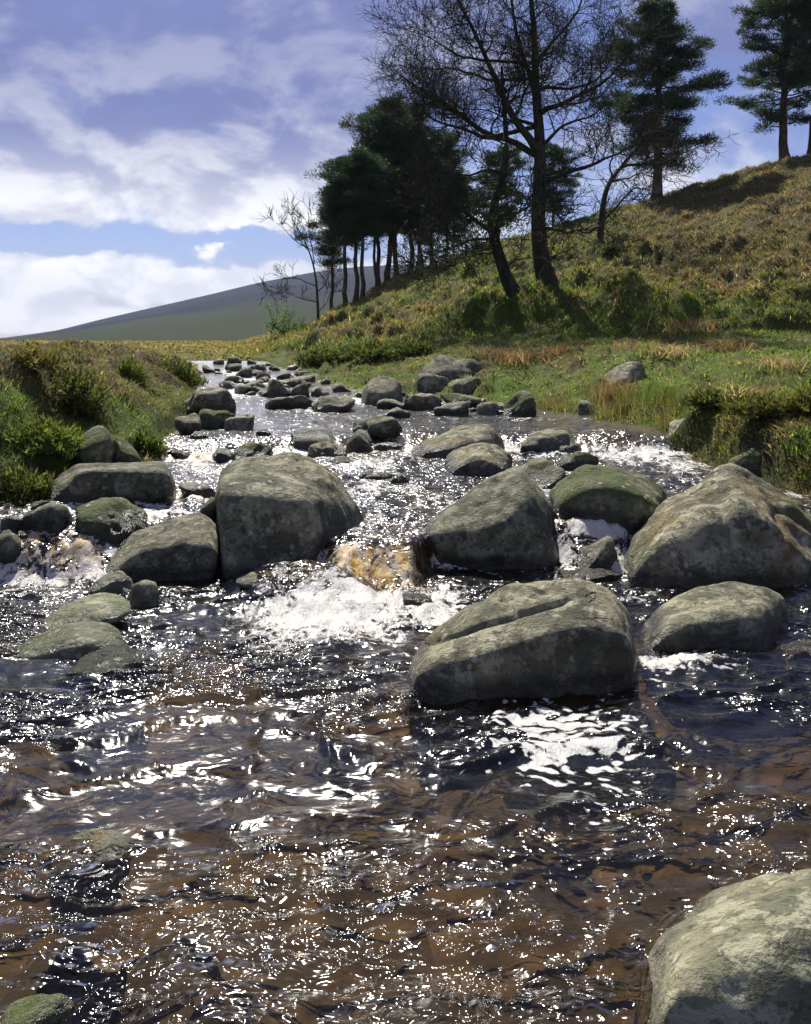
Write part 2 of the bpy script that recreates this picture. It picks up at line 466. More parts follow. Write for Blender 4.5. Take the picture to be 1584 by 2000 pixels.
def mat_water():
    m, nt, out = new_mat("peaty_water")
    geo = nt.node('ShaderNodeNewGeometry'); P = geo.outputs['Position']
    foam = attr(nt, "foam"); amber = attr(nt, "amber"); depth = attr(nt, "depth"); rip = attr(nt, "rip"); pad = attr(nt, "pad")
    warp = nt.node('ShaderNodeTexNoise'); nt.l.new(P, warp.inputs['Vector']); warp.inputs['Scale'].default_value = 2.6; warp.inputs['Detail'].default_value = 3
    Pw = nt.vmath('ADD', P, nt.vmath('MULTIPLY', nt.vmath('SUBTRACT', warp.outputs['Color'], (.5, .5, .5)), (.22, .12, 0)))
    flat = nt.vmath('MULTIPLY', Pw, (0.75, 1.25, 1.0))
    r1 = nt.noise(flat, 7.0, 1, .5, .8); r2 = nt.noise(flat, 19.0, 1, .5, .9); r3 = nt.noise(Pw, 48.0, 0, .5, .4)
    h = nt.math('ADD', nt.math('MULTIPLY', r1, .60), nt.math('ADD', nt.math('MULTIPLY', r2, .42), nt.math('MULTIPLY', r3, .10)))
    nb = nt.node('ShaderNodeBump'); nt.l.new(nt.math('MULTIPLY', h, rip), nb.inputs['Height'])
    nb.inputs['Strength'].default_value = 1.0; nb.inputs['Distance'].default_value = .10
    N = nb.outputs[0]
    # clear brown water: what passes is stained by its depth
    tint = nt.mix(nt.ramp(depth, .0, .30, 0, 1, False), (0.94, 0.86, 0.68), (0.62, 0.51, 0.36))
    tr = nt.node('ShaderNodeBsdfTransparent'); nt.l.new(tint, tr.inputs[0])
    gl = nt.node('ShaderNodeBsdfGlossy'); gl.inputs['Roughness'].default_value = .16; nt.l.new(N, gl.inputs['Normal'])
    gl.inputs['Color'].default_value = (1, 1, 1, 1)
    fr = nt.node('ShaderNodeFresnel'); fr.inputs[0].default_value = 1.33; nt.l.new(N, fr.inputs['Normal'])
    sh = nt.mixs(nt.math('ADD', nt.math('MULTIPLY', fr.outputs[0], .95), .015, clamp=True), tr.outputs[0], gl.outputs[0])
    # white water
    st = nt.vmath('MULTIPLY', Pw, (1.0, .62, 1.0))
    f1 = nt.noise(st, 11.0, 7, .66, .9); f2 = nt.noise(st, 46.0, 5, .65, .6)
    fn = nt.math('ADD', nt.math('MULTIPLY', f1, .62), nt.math('MULTIPLY', f2, .38))
    fnn = nt.ramp(fn, .30, .70, 0, 1, False)
    fm = nt.math('MULTIPLY', nt.ramp(nt.math('ADD', nt.math('SUBTRACT', fnn, 1.0), foam), -.06, .20), nt.ramp(foam, .05, .2))
    # drifting pads of spent foam: curled cells with dark seams
    vo = nt.node('ShaderNodeTexVoronoi', feature='SMOOTH_F1'); vo.inputs['Scale'].default_value = 24.0
    nt.l.new(nt.vmath('MULTIPLY', nt.vmath('ADD', P, nt.vmath('MULTIPLY', nt.vmath('SUBTRACT', warp.outputs['Color'], (.5, .5, .5)), (.35, .3, 0))), (.8, 1.15, 1)), vo.inputs['Vector'])
    pd = nt.math('SUBTRACT', nt.math('ADD', pad, nt.math('MULTIPLY', nt.math('SUBTRACT', nt.noise(P, 17, 6, .65, .8), .5), 1.5)), nt.math('MULTIPLY', vo.outputs['Distance'], 1.7))
    fm = nt.math('MAXIMUM', fm, nt.ramp(pd, .02, .22))
    am = nt.math('MULTIPLY', amber, nt.ramp(nt.noise(nt.vmath('MULTIPLY', Pw, (2.2, .6, .6)), 9, 5, .6, .8), .38, .56, 0.35, 1))
    fc = nt.mix(am, (0.74, 0.73, 0.69), (0.72, 0.39, 0.03))
    fd = nt.node('ShaderNodeBsdfPrincipled'); nt.l.new(fc, fd.inputs['Base Color']); fd.inputs['Roughness'].default_value = .45
    nt.l.new(bump(nt, nt.math('ADD', fn, nt.math('MULTIPLY', nt.noise(nt.vmath('MULTIPLY', Pw, (3.0, .8, .8)), 16, 5, .65, .5), .5)), .6, .035), fd.inputs['Normal'])
    ft = nt.node('ShaderNodeBsdfTranslucent'); nt.l.new(fc, ft.inputs[0])
    fsh = nt.mixs(nt.ramp(amber, 0, 1, .3, .35), fd.outputs[0], ft.outputs[0])
    nt.l.new(nt.mixs(fm, sh, fsh), out.inputs[0]); return m


def mat_bark(name, a, b, scale=9):
    m, nt, out = new_mat(name)
    tc = nt.node('ShaderNodeTexCoord'); P = nt.vmath('MULTIPLY', tc.outputs['Object'], (1, 1, .35))
    n = nt.noise(P, scale, 6, .65, .4)
    c = nt.mix(nt.ramp(n, .35, .65), a, b)
    c = nt.mix(nt.ramp(nt.noise(tc.outputs['Object'], 3, 4, .6), .5, .7, 0, .5), c, (0.06, 0.075, 0.025))
    p = nt.node('ShaderNodeBsdfPrincipled'); nt.l.new(c, p.inputs['Base Color']); p.inputs['Roughness'].default_value = .95
    p.inputs['Specular IOR Level'].default_value = .1
    nt.l.new(bump(nt, n, .8, .03), p.inputs['Normal'])
    nt.l.new(p.outputs[0], out.inputs[0]); return m


def mat_hill():
    m, nt, out = new_mat("heather_moor_shaded")
    geo = nt.node('ShaderNodeNewGeometry'); P = geo.outputs['Position']
    c = attr(nt, "gcol", True)
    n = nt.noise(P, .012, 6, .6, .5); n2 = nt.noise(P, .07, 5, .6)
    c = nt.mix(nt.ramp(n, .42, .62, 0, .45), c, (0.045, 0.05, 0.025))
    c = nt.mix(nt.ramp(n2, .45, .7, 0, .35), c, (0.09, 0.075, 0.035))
    p = nt.node('ShaderNodeBsdfPrincipled'); nt.l.new(c, p.inputs['Base Color']); p.inputs['Roughness'].default_value = 1
    p.inputs['Specular IOR Level'].default_value = 0
    nt.l.new(p.outputs[0], out.inputs[0]); return m


M_GROUND = mat_ground(); M_BED = mat_bed(); M_WATER = mat_water(); M_HILL = mat_hill()
M_GRASS = mat_leafy("grass_blade", .55); M_NEEDLE = mat_leafy("pine_needle", .32, .6); M_LEAF = mat_leafy("leaf", .5)
M_ROCK = {
    'plain': mat_rock("granite_olive_lichen"),
    'mossy': mat_rock("granite_mossy", moss=.95, pale=.35),
    'ochre': mat_rock("granite_ochre_lichen", ochre=.55, moss=.35, dark=.8),
    'pale': mat_rock("granite_pale", tone=1.35, moss=.1, dark=.2, pale=.5, wetk=.45),
    'gold': mat_rock("granite_golden", tone=1.4, moss=.3, ochre=.85, dark=.2, pale=.4, wetk=.25),
    'lime': mat_rock("granite_bright_moss", tone=1.45, moss=.85, ochre=.4, dark=.25, pale=.5, wetk=.3),
    'dark': mat_rock("granite_dark", tone=.85, moss=.3, dark=.6),
}
M_OAK = mat_bark("oak_bark", (0.030, 0.027, 0.020), (0.075, 0.066, 0.048))
M_PINE = mat_bark("pine_bark", (0.045, 0.034, 0.028), (0.13, 0.085, 0.06), 6)


# ------------------------------------------------------------------ colours of the ground cover, by place
def C(*a):
    return np.array(a, float)


def region_color(X, Y):
    """grass colour of a place: rough gold moor, green terrace, brown bracken on the upper slope"""
    Ys = np.maximum(Y, .5); u = U0 + F * X / Ys
    z = terrain(X, Y, False); v = VH + F * (CAMZ - z) / Ys
    xl, xr = edges(Y)
    n1 = fbm(X * .45, Y * .45, octv=4, seed=81); n2 = fbm(X * 1.6, Y * 1.6, octv=3, seed=82); n3 = fbm(X * .16, Y * .16, octv=3, seed=83)
    gold = C(.28, .215, .075); green = C(.145, .225, .032); olive = C(.165, .185, .046); brown = C(.165, .12, .072); dark = C(.045, .062, .018)
    def mixc(a, b, t): return a + (b - a) * t[:, None]
    one = np.ones((len(X), 1))
    hill = mixc(olive * one, green * .85 * one, sstep(-.1, .35, n1))
    hill = mixc(hill, gold * one, .8 * sstep(.05, .5, n2 + .5 * n3 + .45 * sstep(960, 700, u) + .12 * sstep(560, 460, v) - .22))
    br = sstep(1120, 1330, u) * sstep(600, 520, v) * sstep(-.45, .1, n1 + .3)
    hill = mixc(hill, brown * one, np.clip(br * .65, 0, 1))
    hill = mixc(hill, dark * one, sstep(.15, .5, -n2) * .3)
    ter = mixc(green * one, olive * one, sstep(.0, .4, n1) * .6)
    ter = mixc(ter, gold * one, sstep(.0, .4, n2 + .5 * n1 + .35 * sstep(1320, 1480, u) * sstep(690, 740, v) + .1 * sstep(1000, 700, u) - .3) * .75)
    ter = mixc(ter, brown * one, sstep(.25, .5, n2 - n1) * .5)
    lef = mixc(green * one, dark * one, sstep(.05, .4, n2) * .75)
    lef = mixc(lef, brown * 1.1 * one, sstep(.15, .75, sstep(830, 680, v) + .6 * n1) * .75)
    lef = mixc(lef, gold * .85 * one, sstep(.1, .45, n2 - .5 * n1) * sstep(860, 720, v) * .6)
    moor = mixc(gold * one, olive * one, sstep(.0, .4, n3 + .5 * n1) * .75)
    s_h = sstep(-.3, .3, Ys - np.interp(u, U_H, D_F))
    c = mixc(ter, hill, s_h)
    c = mixc(c, lef, (X < xl).astype(float))
    c = mixc(c, moor, np.clip(sstep(24, 32, Ys) * sstep(600, 500, u), 0, 1))
    return c, u, v


# ------------------------------------------------------------------ terrain sheet
def grid_faces(nr, nc):
    r = np.arange(nr - 1)[:, None] * nc; c = np.arange(nc - 1)[None, :]
    a = (r + c).ravel()
    return np.stack([a, a + 1, a + nc + 1, a + nc], 1)


def build_ground():
    rows = np.concatenate([np.linspace(.6, 6.4, 110), np.exp(np.linspace(math.log(6.45), math.log(20), 170)),
                           np.exp(np.linspace(math.log(20.1), math.log(50), 235)), np.exp(np.linspace(math.log(51), math.log(400), 55)),
                           np.exp(np.linspace(math.log(430), math.log(9000), 16))])
    t = np.concatenate([np.linspace(-1.5, -.53, 34), np.linspace(-.52, .52, 400), np.linspace(.53, 1.5, 34)])
    D, T = np.meshgrid(rows, t, indexing='ij'); X = (D * T).ravel(); Y = D.ravel()
    Z = terrain(X, Y)
    V = np.stack([X, Y, Z], 1); fc = grid_faces(len(rows), len(t))
    xl, xr = edges(Y); inside = (X > xl) & (X < xr) & (Y < 26)
    fin = inside[fc].all(1)
    c, u, v = region_color(X, Y)
    c = c * (0.55)
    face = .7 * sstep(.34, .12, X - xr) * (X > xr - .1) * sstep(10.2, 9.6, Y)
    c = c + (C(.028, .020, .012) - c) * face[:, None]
    # stream bed and land are two sheets that share their rim
    for nm, sel, mat in (("ground", ~fin, M_GROUND), ("stream_bed", fin, M_BED)):
        f = fc[sel]; idx = np.unique(f); remap = np.zeros(len(X), np.int64); remap[idx] = np.arange(len(idx))
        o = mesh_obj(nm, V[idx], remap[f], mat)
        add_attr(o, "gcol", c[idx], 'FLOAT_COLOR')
        tag(o, {"ground": "grassy banks, terrace and hillside around the stream", "stream_bed": "stony orange brown bed under the stream"}[nm], {"ground": "ground", "stream_bed": "stream bed"}[nm], kind='structure')


def build_rear_ground():
    """the land goes on behind and beside the viewpoint"""
    xs = np.concatenate([np.linspace(-900, -70, 12), np.linspace(-60, -8, 22), np.linspace(-7.5, 7.5, 61), np.linspace(8, 60, 22), np.linspace(70, 900, 12)])
    ys = np.concatenate([np.linspace(-900, -70, 12), np.linspace(-60, -10, 22), np.linspace(-9.5, 1.1, 44), np.linspace(1.4, 6, 12), np.linspace(7, 60, 26), np.linspace(80, 600, 9)])
    Yg, Xg = np.meshgrid(ys, xs, indexing='ij'); X = Xg.ravel(); Y = Yg.ravel()
    Z = terrain(X, np.maximum(Y, .55)) - .006
    Z = np.where(Y > 20, Z - .3, Z)
    V = np.stack([X, Y, Z], 1); fc = grid_faces(len(ys), len(xs))
    inp = (np.abs(X) < 1.45 * Y) & (Y > .62)
    fc = fc[~inp[fc].all(1)]
    xl, xr = edges(Y); inside = (X > xl) & (X < xr); fin = inside[fc].all(1)
    c, u, v = region_color(X, np.maximum(Y, .55))
    for nm, sel, mat, lab in (("rear_ground", ~fin, M_GROUND, "grassland behind the viewpoint"), ("rear_stream_bed", fin, M_BED, "stream bed behind the viewpoint")):
        f = fc[sel]; idx = np.unique(f); remap = np.zeros(len(X), np.int64); remap[idx] = np.arange(len(idx))
        o = mesh_obj(nm, V[idx], remap[f], mat); add_attr(o, "gcol", c[idx] * .55, 'FLOAT_COLOR'); tag(o, lab, "ground", kind='structure')


build_ground()
build_rear_ground()


# ------------------------------------------------------------------ far hill
def build_far_hill():
    us = np.linspace(-2600, 3600, 260); sl = np.linspace(0, 1.25, 46)
    vs = np.interp(us, [-2600, -900, -300, 0, 100, 200, 300, 400, 500, 560, 620, 700, 780, 950, 1200, 1700, 3600],
                   [640, 668, 684, 667, 648, 623, 600, 577, 553, 541, 530, 521, 517, 522, 545, 600, 640])
    S, UU = np.meshgrid(sl, us, indexing='ij'); VS = np.interp(UU, us, vs)
    D = 420 + 1500 * S; zc = CAMZ + (VH - VS) / F * 1920.0; z0 = -6.5
    prof = np.where(S < 1, S ** 1.25, 1 - .5 * (S - 1))
    Z = z0 + (zc - z0) * prof + 5 * fbm(D * .004, UU * .004, octv=4, seed=91) * sstep(0, .3, S) * (1 - .8 * sstep(.8, 1, S))
    X = (UU - U0) / F * D
    V = np.stack([X, D, Z], 2).reshape(-1, 3)
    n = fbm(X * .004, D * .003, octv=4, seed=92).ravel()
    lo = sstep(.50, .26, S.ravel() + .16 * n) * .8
    heath_cloud_shade = C(.020, .021, .033); gr = C(.052, .064, .030)  # cloud shadow and blue distance are put into the heather's dark colour
    col = heath_cloud_shade + (gr - heath_cloud_shade) * lo[:, None]
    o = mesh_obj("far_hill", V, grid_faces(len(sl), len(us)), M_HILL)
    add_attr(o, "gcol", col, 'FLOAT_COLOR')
    tag(o, "heather covered hill rising beyond the moor, cloud shadow and haze in its dark colour", "hill", kind='structure')


build_far_hill()


# ------------------------------------------------------------------ rocks
_ICO = {}


def ico(level):
    if level not in _ICO:
        bm = bmesh.new(); bmesh.ops.create_icosphere(bm, subdivisions=level, radius=1.0)
        v = np.array([x.co[:] for x in bm.verts]); v /= np.linalg.norm(v, axis=1)[:, None]
        f = np.array([[q.index for q in p.verts] for p in bm.faces]); bm.free()
        _ICO[level] = (v, f)
    return _ICO[level]


def hull_planes(pts):
    bm = bmesh.new()
    for p in pts: bm.verts.new(p)
    bmesh.ops.convex_hull(bm, input=list(bm.verts)); bm.normal_update()
    c = np.mean(np.array([v.co[:] for v in bm.verts if v.link_faces]), axis=0)
    fs = sorted([(f.calc_area(), np.array(f.normal[:]), np.array(f.calc_center_median()[:])) for f in bm.faces], key=lambda t: -t[0])
    bm.free()
    N, H = [], []
    for a, n, q in fs:
        if a < 1e-6: continue
        h = float(np.dot(n, q - c))
        if h < 0: n, h = -n, -h
        dup = False
        for i, m in enumerate(N):
            if np.dot(m, n) > .965:
                dup = True; break
        if not dup:
            N.append(n); H.append(max(h, 1e-3))
    return c, np.array(N), np.array(H)


def rounded(dirs, N, H, p):
    A = np.clip(dirs @ N.T, 0, None) / H[None, :]
    return (A ** p).sum(1) ** (-1.0 / p)


ROCKS = []          # x, y, half width, half depth, top: the water parts round them


def finish_rock(V, F_, name, mat, label, cat, group, amp, seed, level_scale):
    base = V.copy()
    s = level_scale
    rg_ = 1 - 2 * np.abs(fbm(base[:, 0] / s * 2.6 + seed * .7, base[:, 1] / s * 2.6, base[:, 2] / s * 2.6, 3, seed % 83 + 9))
    d = -amp * .55 * s * np.clip(rg_, 0, 1) ** 3 + amp * s * (fbm(base[:, 0] / s * 1.6 + seed, base[:, 1] / s * 1.6, base[:, 2] / s * 1.6, 4, seed % 97)) \
        + amp * .22 * s * fbm(base[:, 0] / s * 15 + seed, base[:, 1] / s * 15, base[:, 2] / s * 15, 3, seed % 79 + 3) \
        + amp * .5 * s * fbm(base[:, 0] / s * 6 + seed, base[:, 1] / s * 6, base[:, 2] / s * 6, 3, seed % 89 + 5)
    c = V.mean(0); dr = V - c; dr /= np.linalg.norm(dr, axis=1)[:, None]
    V = V + dr * d[:, None]
    return V


def put_rock(name, V, F_, mat, label, cat, group):
    org = np.array([V[:, 0].mean(), V[:, 1].mean(), V[:, 2].min()])
    o = mesh_obj(name, V - org, F_, M_ROCK[mat], loc=org)
    add_attr(o, "hw", V[:, 2] - water_level(V[:, 0], V[:, 1]) + 4.0 * (terrain(V[:, 0], V[:, 1], False) > water_level(V[:, 0], V[:, 1]) + .04))
    tag(o, label, cat, group)
    cx, cy = (V[:, 0].min() + V[:, 0].max()) / 2, (V[:, 1].min() + V[:, 1].max()) / 2
    ROCKS.append((cx, cy, np.ptp(V[:, 0]) / 2, np.ptp(V[:, 1]) / 2, V[:, 2].max()))
    return o


def hero(name, label, base, outline, front, depth, mat='plain', p=12, amp=.035, level=5, seed=1, grow=1.03, back=.72, groove=None, sink=.18, cat='boulder', group=None, D=None):
    """a boulder from its outline: outline points stand at mid depth, front points (u, v, metres from the front) in front of it"""
    x, y, z = hit(*base)
    if D: y = D; z = top_at((base[0] - U0) / F * D, D)
    mid = y + depth * .5
    P = [unproj(u, v, mid) for u, v in outline]
    P += [unproj(u, v, y + dd) for u, v, dd in front]
    uc = np.mean([o[0] for o in outline]); vb = max(o[1] for o in outline)
    for u, v in outline:
        q = unproj(uc + (u - uc) * back, v + (vb - v) * .22, y + depth); P.append(q)
    P = np.array(P)
    low = P[P[:, 2] < z + .25 * (P[:, 2].max() - z)]
    lo = low.copy(); lo[:, 2] = z - sink
    P = np.concatenate([P, lo])
    c, N, H = hull_planes([tuple(q) for q in P])
    d, f = ico(level)
    r = rounded(d, N, H, p * 2.2) * grow
    V = c + d * r[:, None]
    size = float(np.ptp(V[:, 0]))
    V = finish_rock(V, f, name, mat, label, cat, group, amp, seed, size)
    if groove is not None:
        for (a, b, wdt, dep) in groove:           # a crack: pushed in along the plane through the sight lines of two points
            da = np.array(px_dir(*a)); db = np.array(px_dir(*b)); n = np.cross(da, db); n /= np.linalg.norm(n)
            ux = U0 + F * V[:, 0] / V[:, 1]
            dist = (V - np.array([0, 0, CAMZ])) @ n + .012 * fbm(V[:, 0] * 7, V[:, 2] * 7, octv=3, seed=3)
            msk = sstep(a[0] - 15, a[0] + 30, ux) * sstep(b[0] + 15, b[0] - 40, ux) * (V[:, 1] < mid + .15)
            # the lower lip is split off, the upper lip overhangs it a little
            k = np.exp(-(dist / wdt) ** 2) * msk * dep
            dr = V - V.mean(0); dr /= np.linalg.norm(dr, axis=1)[:, None]
            V = V - dr * k[:, None]
    return put_rock(name, V, f, mat, label, cat, group)


def stone(u0, u1, vt, vb, label, mat='plain', group=None, seed=1, p=20, deep=1.05, tilt=0.0, level=None, cat='rock', name=None, at_=None, amp=.05, under=None):
    uc = (u0 + u1) / 2
    x, y, z = hit(uc, vb) if at_ is None else at_
    w0 = (u1 - u0) / F * y
    dp = w0 * deep; Dc = y + dp * .42
    w = (u1 - u0) / F * Dc; xc = (uc - U0) / F * Dc
    zt = CAMZ + (VH - vt) / F * Dc
    if under is not None: zt = z - under
    hgt = max(zt - z, .04)
    zc = z + .12 * hgt if under is None else zt - .10
    rg = np.random.RandomState(seed)
    N = rg.normal(size=(16, 3)); N /= np.linalg.norm(N, axis=1)[:, None]
    H = rg.uniform(.50, 1.0, 16)
    top = np.array([rg.uniform(-.25, .25) + tilt, rg.uniform(-.35, .05), 1.0]); top /= np.linalg.norm(top)
    N = np.concatenate([N, [top], [[1, 0, 0], [-1, 0, 0], [0, -1, 0], [0, 1, 0], [0, 0, -1], [0, 0, 1]]]); H = np.concatenate([H, [.8], [1.15] * 6])
    lv = level or (4 if (u1 - u0) > 62 else 3)
    d, f = ico(lv)
    r = rounded(d, N, H, p)
    L = d * r[:, None]; L[:, 2] += L[:, 0] * rg.uniform(-.35, .35) + tilt * L[:, 0]; L[:, 0] -= (L[:, 0].max() + L[:, 0].min()) / 2; L[:, 0] *= 1 / max(L[:, 0].max(), -L[:, 0].min()); L[:, 2] *= 1 / L[:, 2].max()
    S = np.array([w / 2, dp / 2, zt - zc]); V = L * S
    V[:, 2] = np.where(V[:, 2] < 0, V[:, 2] * (max(.16, .6 * hgt) + .1) / (zt - zc), V[:, 2])
    V = V + np.array([xc, Dc, zc])
    V = finish_rock(V, f, 'rock', mat, label, cat, group, amp, seed * 7 + 3, w)
    return put_rock(name or ('boulder' if cat == 'boulder' else 'rock'), V, f, mat, label, cat, group)


# the great boulders of the cascade
hero("boulder", "largest boulder, flat tilted grey top and sheer dark front, left of the amber waterfall", (520, 1136),
     [(424, 945), (432, 918), (462, 897), (520, 884), (575, 882), (630, 897), (668, 928), (698, 980), (719, 1030), (690, 1075), (430, 1120)],
     [(427, 955, .06), (436, 1130, .0), (470, 985, .03), (540, 996, .05), (610, 976, .14), (560, 1110, .06), (645, 1075, .2)], 1.45, 'plain', p=13, amp=.028, level=6, seed=11)
hero("boulder", "wedge shaped boulder with a ridge and a bright right facet, right of the amber waterfall", (930, 1118),
     [(816, 1040), (880, 985), (950, 932), (1010, 915), (1040, 945), (1075, 990), (1110, 1047), (1114, 1095), (825, 1085)],
     [(820, 1048, .1), (930, 1045, .02), (1000, 1012, .08), (1030, 968, .2), (930, 1112, .05), (1060, 1120, .10), (840, 1090, .14), (1092, 1100, .16)], 1.25, 'plain', p=15, amp=.03, level=6, seed=23, back=.6,
     groove=[((905, 1000), (1005, 955), .010, .010)])
hero("boulder", "huge rough boulder with rust brown lichen on its left shoulder, standing against the right bank", (1400, 1155),
     [(1214, 1085), (1240, 1045), (1290, 984), (1330, 948), (1385, 916), (1420, 908), (1490, 935), (1545, 975), (1600, 1000), (1680, 1060), (1690, 1130)],
     [(1225, 1105, .15), (1318, 1148, .0), (1300, 1040, .12), (1400, 1000, .18), (1480, 1040, .08), (1560, 1060, .1), (1560, 1158, .0), (1660, 1150, .15)], 1.5, 'ochre', p=12, amp=.05, level=6, seed=37)
hero("boulder", "long grey boulder split by a slanting crack, in the lower pool", (960, 1372),
     [(801, 1300), (815, 1275), (856, 1226), (932, 1175), (1003, 1141), (1060, 1135), (1135, 1130), (1190, 1147), (1224, 1180), (1236, 1215), (1244, 1300), (806, 1335)],
     [(806, 1318, .05), (850, 1290, .03), (830, 1368, .0), (1000, 1262, .05), (1130, 1225, .12), (1220, 1215, .22), (907, 1374, .0), (1040, 1356, .05), (1150, 1335, .1), (1243, 1318, .2)], .95, 'plain', p=14, amp=.026, level=6, seed=41,
     groove=[((826, 1262), (1130, 1165), .010, .034)])
hero("boulder", "smooth rounded olive boulder beside the white foam, below the huge rust stained boulder", (1389, 1276),
     [(1243, 1225), (1262, 1203), (1290, 1180), (1338, 1149), (1389, 1134), (1440, 1129), (1478, 1143), (1516, 1146), (1537, 1163), (1543, 1200), (1523, 1250), (1250, 1250)],
     [(1262, 1258, .05), (1300, 1235, .06), (1389, 1205, .08), (1480, 1190, .1), (1389, 1274, .0), (1300, 1269, .02), (1491, 1278, .0)], .95, 'plain', p=8, amp=.03, level=5, seed=47)
hero("boulder", "broad pale grey boulder at the tail of the lower pool, downstream of the cracked boulder", (1450, 2130),
     [(1222, 1990), (1233, 1925), (1262, 1862), (1335, 1800), (1430, 1747), (1480, 1712), (1540, 1690), (1620, 1680), (1740, 1730), (1820, 1880), (1830, 2050), (1225, 2060)],
     [(1245, 2080, .05), (1300, 1960, .06), (1450, 1850, .1), (1600, 1800, .12), (1500, 2000, .0), (1700, 1950, .03), (1500, 2120, .0), (1780, 2080, .1)], .9, 'pale', p=9, amp=.03, level=6, seed=53)
hero("boulder", "long low slab of dark rock set into the left bank beside the upper rapids", (225, 988),
     [(72, 965), (100, 935), (150, 904), (240, 902), (325, 904), (342, 930), (340, 960), (80, 980)],
     [(90, 985, .05), (150, 925, .02), (240, 920, .0), (325, 916, .02), (120, 988, .0), (230, 985, .0), (336, 966, .05)], .9, 'dark', p=13, amp=.03, level=5, seed=59)
hero("boulder", "domed mossy green boulder sitting behind the long dark slab", (190, 912),
     [(128, 882), (145, 858), (170, 838), (198, 828), (214, 842), (222, 880), (220, 905), (130, 900)],
     [(150, 880, .03), (200, 862, .03), (175, 910, .0)], .5, 'mossy', p=8, amp=.03, level=4, seed=61, D=7.75)
hero("boulder", "lower rounded half buried stone leaning on the domed mossy boulder", (250, 908),
     [(214, 880), (222, 852), (240, 854), (262, 872), (278, 898), (276, 908), (216, 908)],
     [(235, 885, .03), (262, 895, .03)], .4, 'mossy', p=7, amp=.03, level=4, seed=67, D=7.95)
hero("boulder", "sloping wedge of dark green rock below the long slab, left of the largest boulder", (310, 1137),
     [(197, 1118), (203, 1084), (252, 1044), (300, 1026), (353, 1008), (400, 1003), (424, 1028), (436, 1080), (434, 1110)],
     [(205, 1124, .03), (260, 1075, .03), (340, 1060, .02), (410, 1060, .06), (303, 1136, .0), (420, 1120, .05)], .85, 'dark', p=10, amp=.04, level=5, seed=71)
hero("boulder", "broad hump of mossy dark rock between the wedge boulder and the rust stained boulder", (1180, 1020),
     [(1072, 962), (1105, 930), (1145, 905), (1196, 906), (1257, 925), (1303, 960), (1290, 995), (1080, 990)],
     [(1090, 985, .1), (1140, 950, .06), (1220, 950, .06), (1135, 1020, .0), (1237, 1016, .02), (1285, 995, .1)], 1.1, 'mossy', p=9, amp=.04, level=5, seed=73)
hero("boulder", "long sloping lichened boulder above the middle rapids", (880, 896),
     [(785, 890), (805, 873), (841, 853), (907, 829), (963, 828), (990, 855), (996, 875), (980, 892)],
     [(800, 893, .05), (870, 870, .08), (950, 860, .1), (871, 897, .0)], 1.3, 'ochre', p=9, amp=.04, level=5, seed=79)
hero("boulder", "rounded yellow lichened boulder in front of the long sloping one", (940, 930),
     [(864, 900), (880, 880), (930, 863), (975, 866), (1003, 888), (1000, 915), (870, 918)],
     [(885, 922, .03), (930, 895, .05), (985, 915, .06), (930, 931, .0)], .9, 'ochre', p=8, amp=.04, level=5, seed=83)
hero("boulder", "block shaped boulder with a pale flat top at the head of the rapids", (610, 884),
     [(562, 878), (570, 848), (588, 836), (635, 833), (655, 850), (667, 875)],
     [(575, 882, .03), (580, 856, .05), (640, 860, .06), (655, 880, .06), (610, 885, .0)], 1.1, 'plain', p=12, amp=.03, level=4, seed=89)
hero("boulder", "dark pyramid boulder below the grassy slope, at the pool's far right shore", (745, 793),
     [(702, 790), (708, 760), (722, 742), (750, 735), (778, 742), (786, 775), (786, 792)],
     [(715, 790, .1), (725, 762, .1), (770, 765, .15), (750, 794, .0)], 1.0, 'dark', p=11, amp=.04, level=4, seed=97)
hero("boulder", "big dark outcrop half sunk in the grass, behind the shore boulders", (880, 748),
     [(817, 742), (824, 718), (850, 700), (890, 697), (930, 704), (947, 720), (945, 745)],
     [(830, 740, .1), (870, 722, .1), (920, 730, .1)], 1.2, 'dark', p=8, amp=.07, level=4, seed=101)
hero("boulder", "grassy brown boulder lying on the green terrace", (1212, 765),
     [(1166, 752), (1185, 728), (1215, 710), (1240, 704), (1260, 716), (1262, 752), (1250, 766)],
     [(1185, 758, .05), (1220, 738, .05), (1240, 760, .05)], .9, 'ochre', p=9, amp=.05, level=4, seed=103)

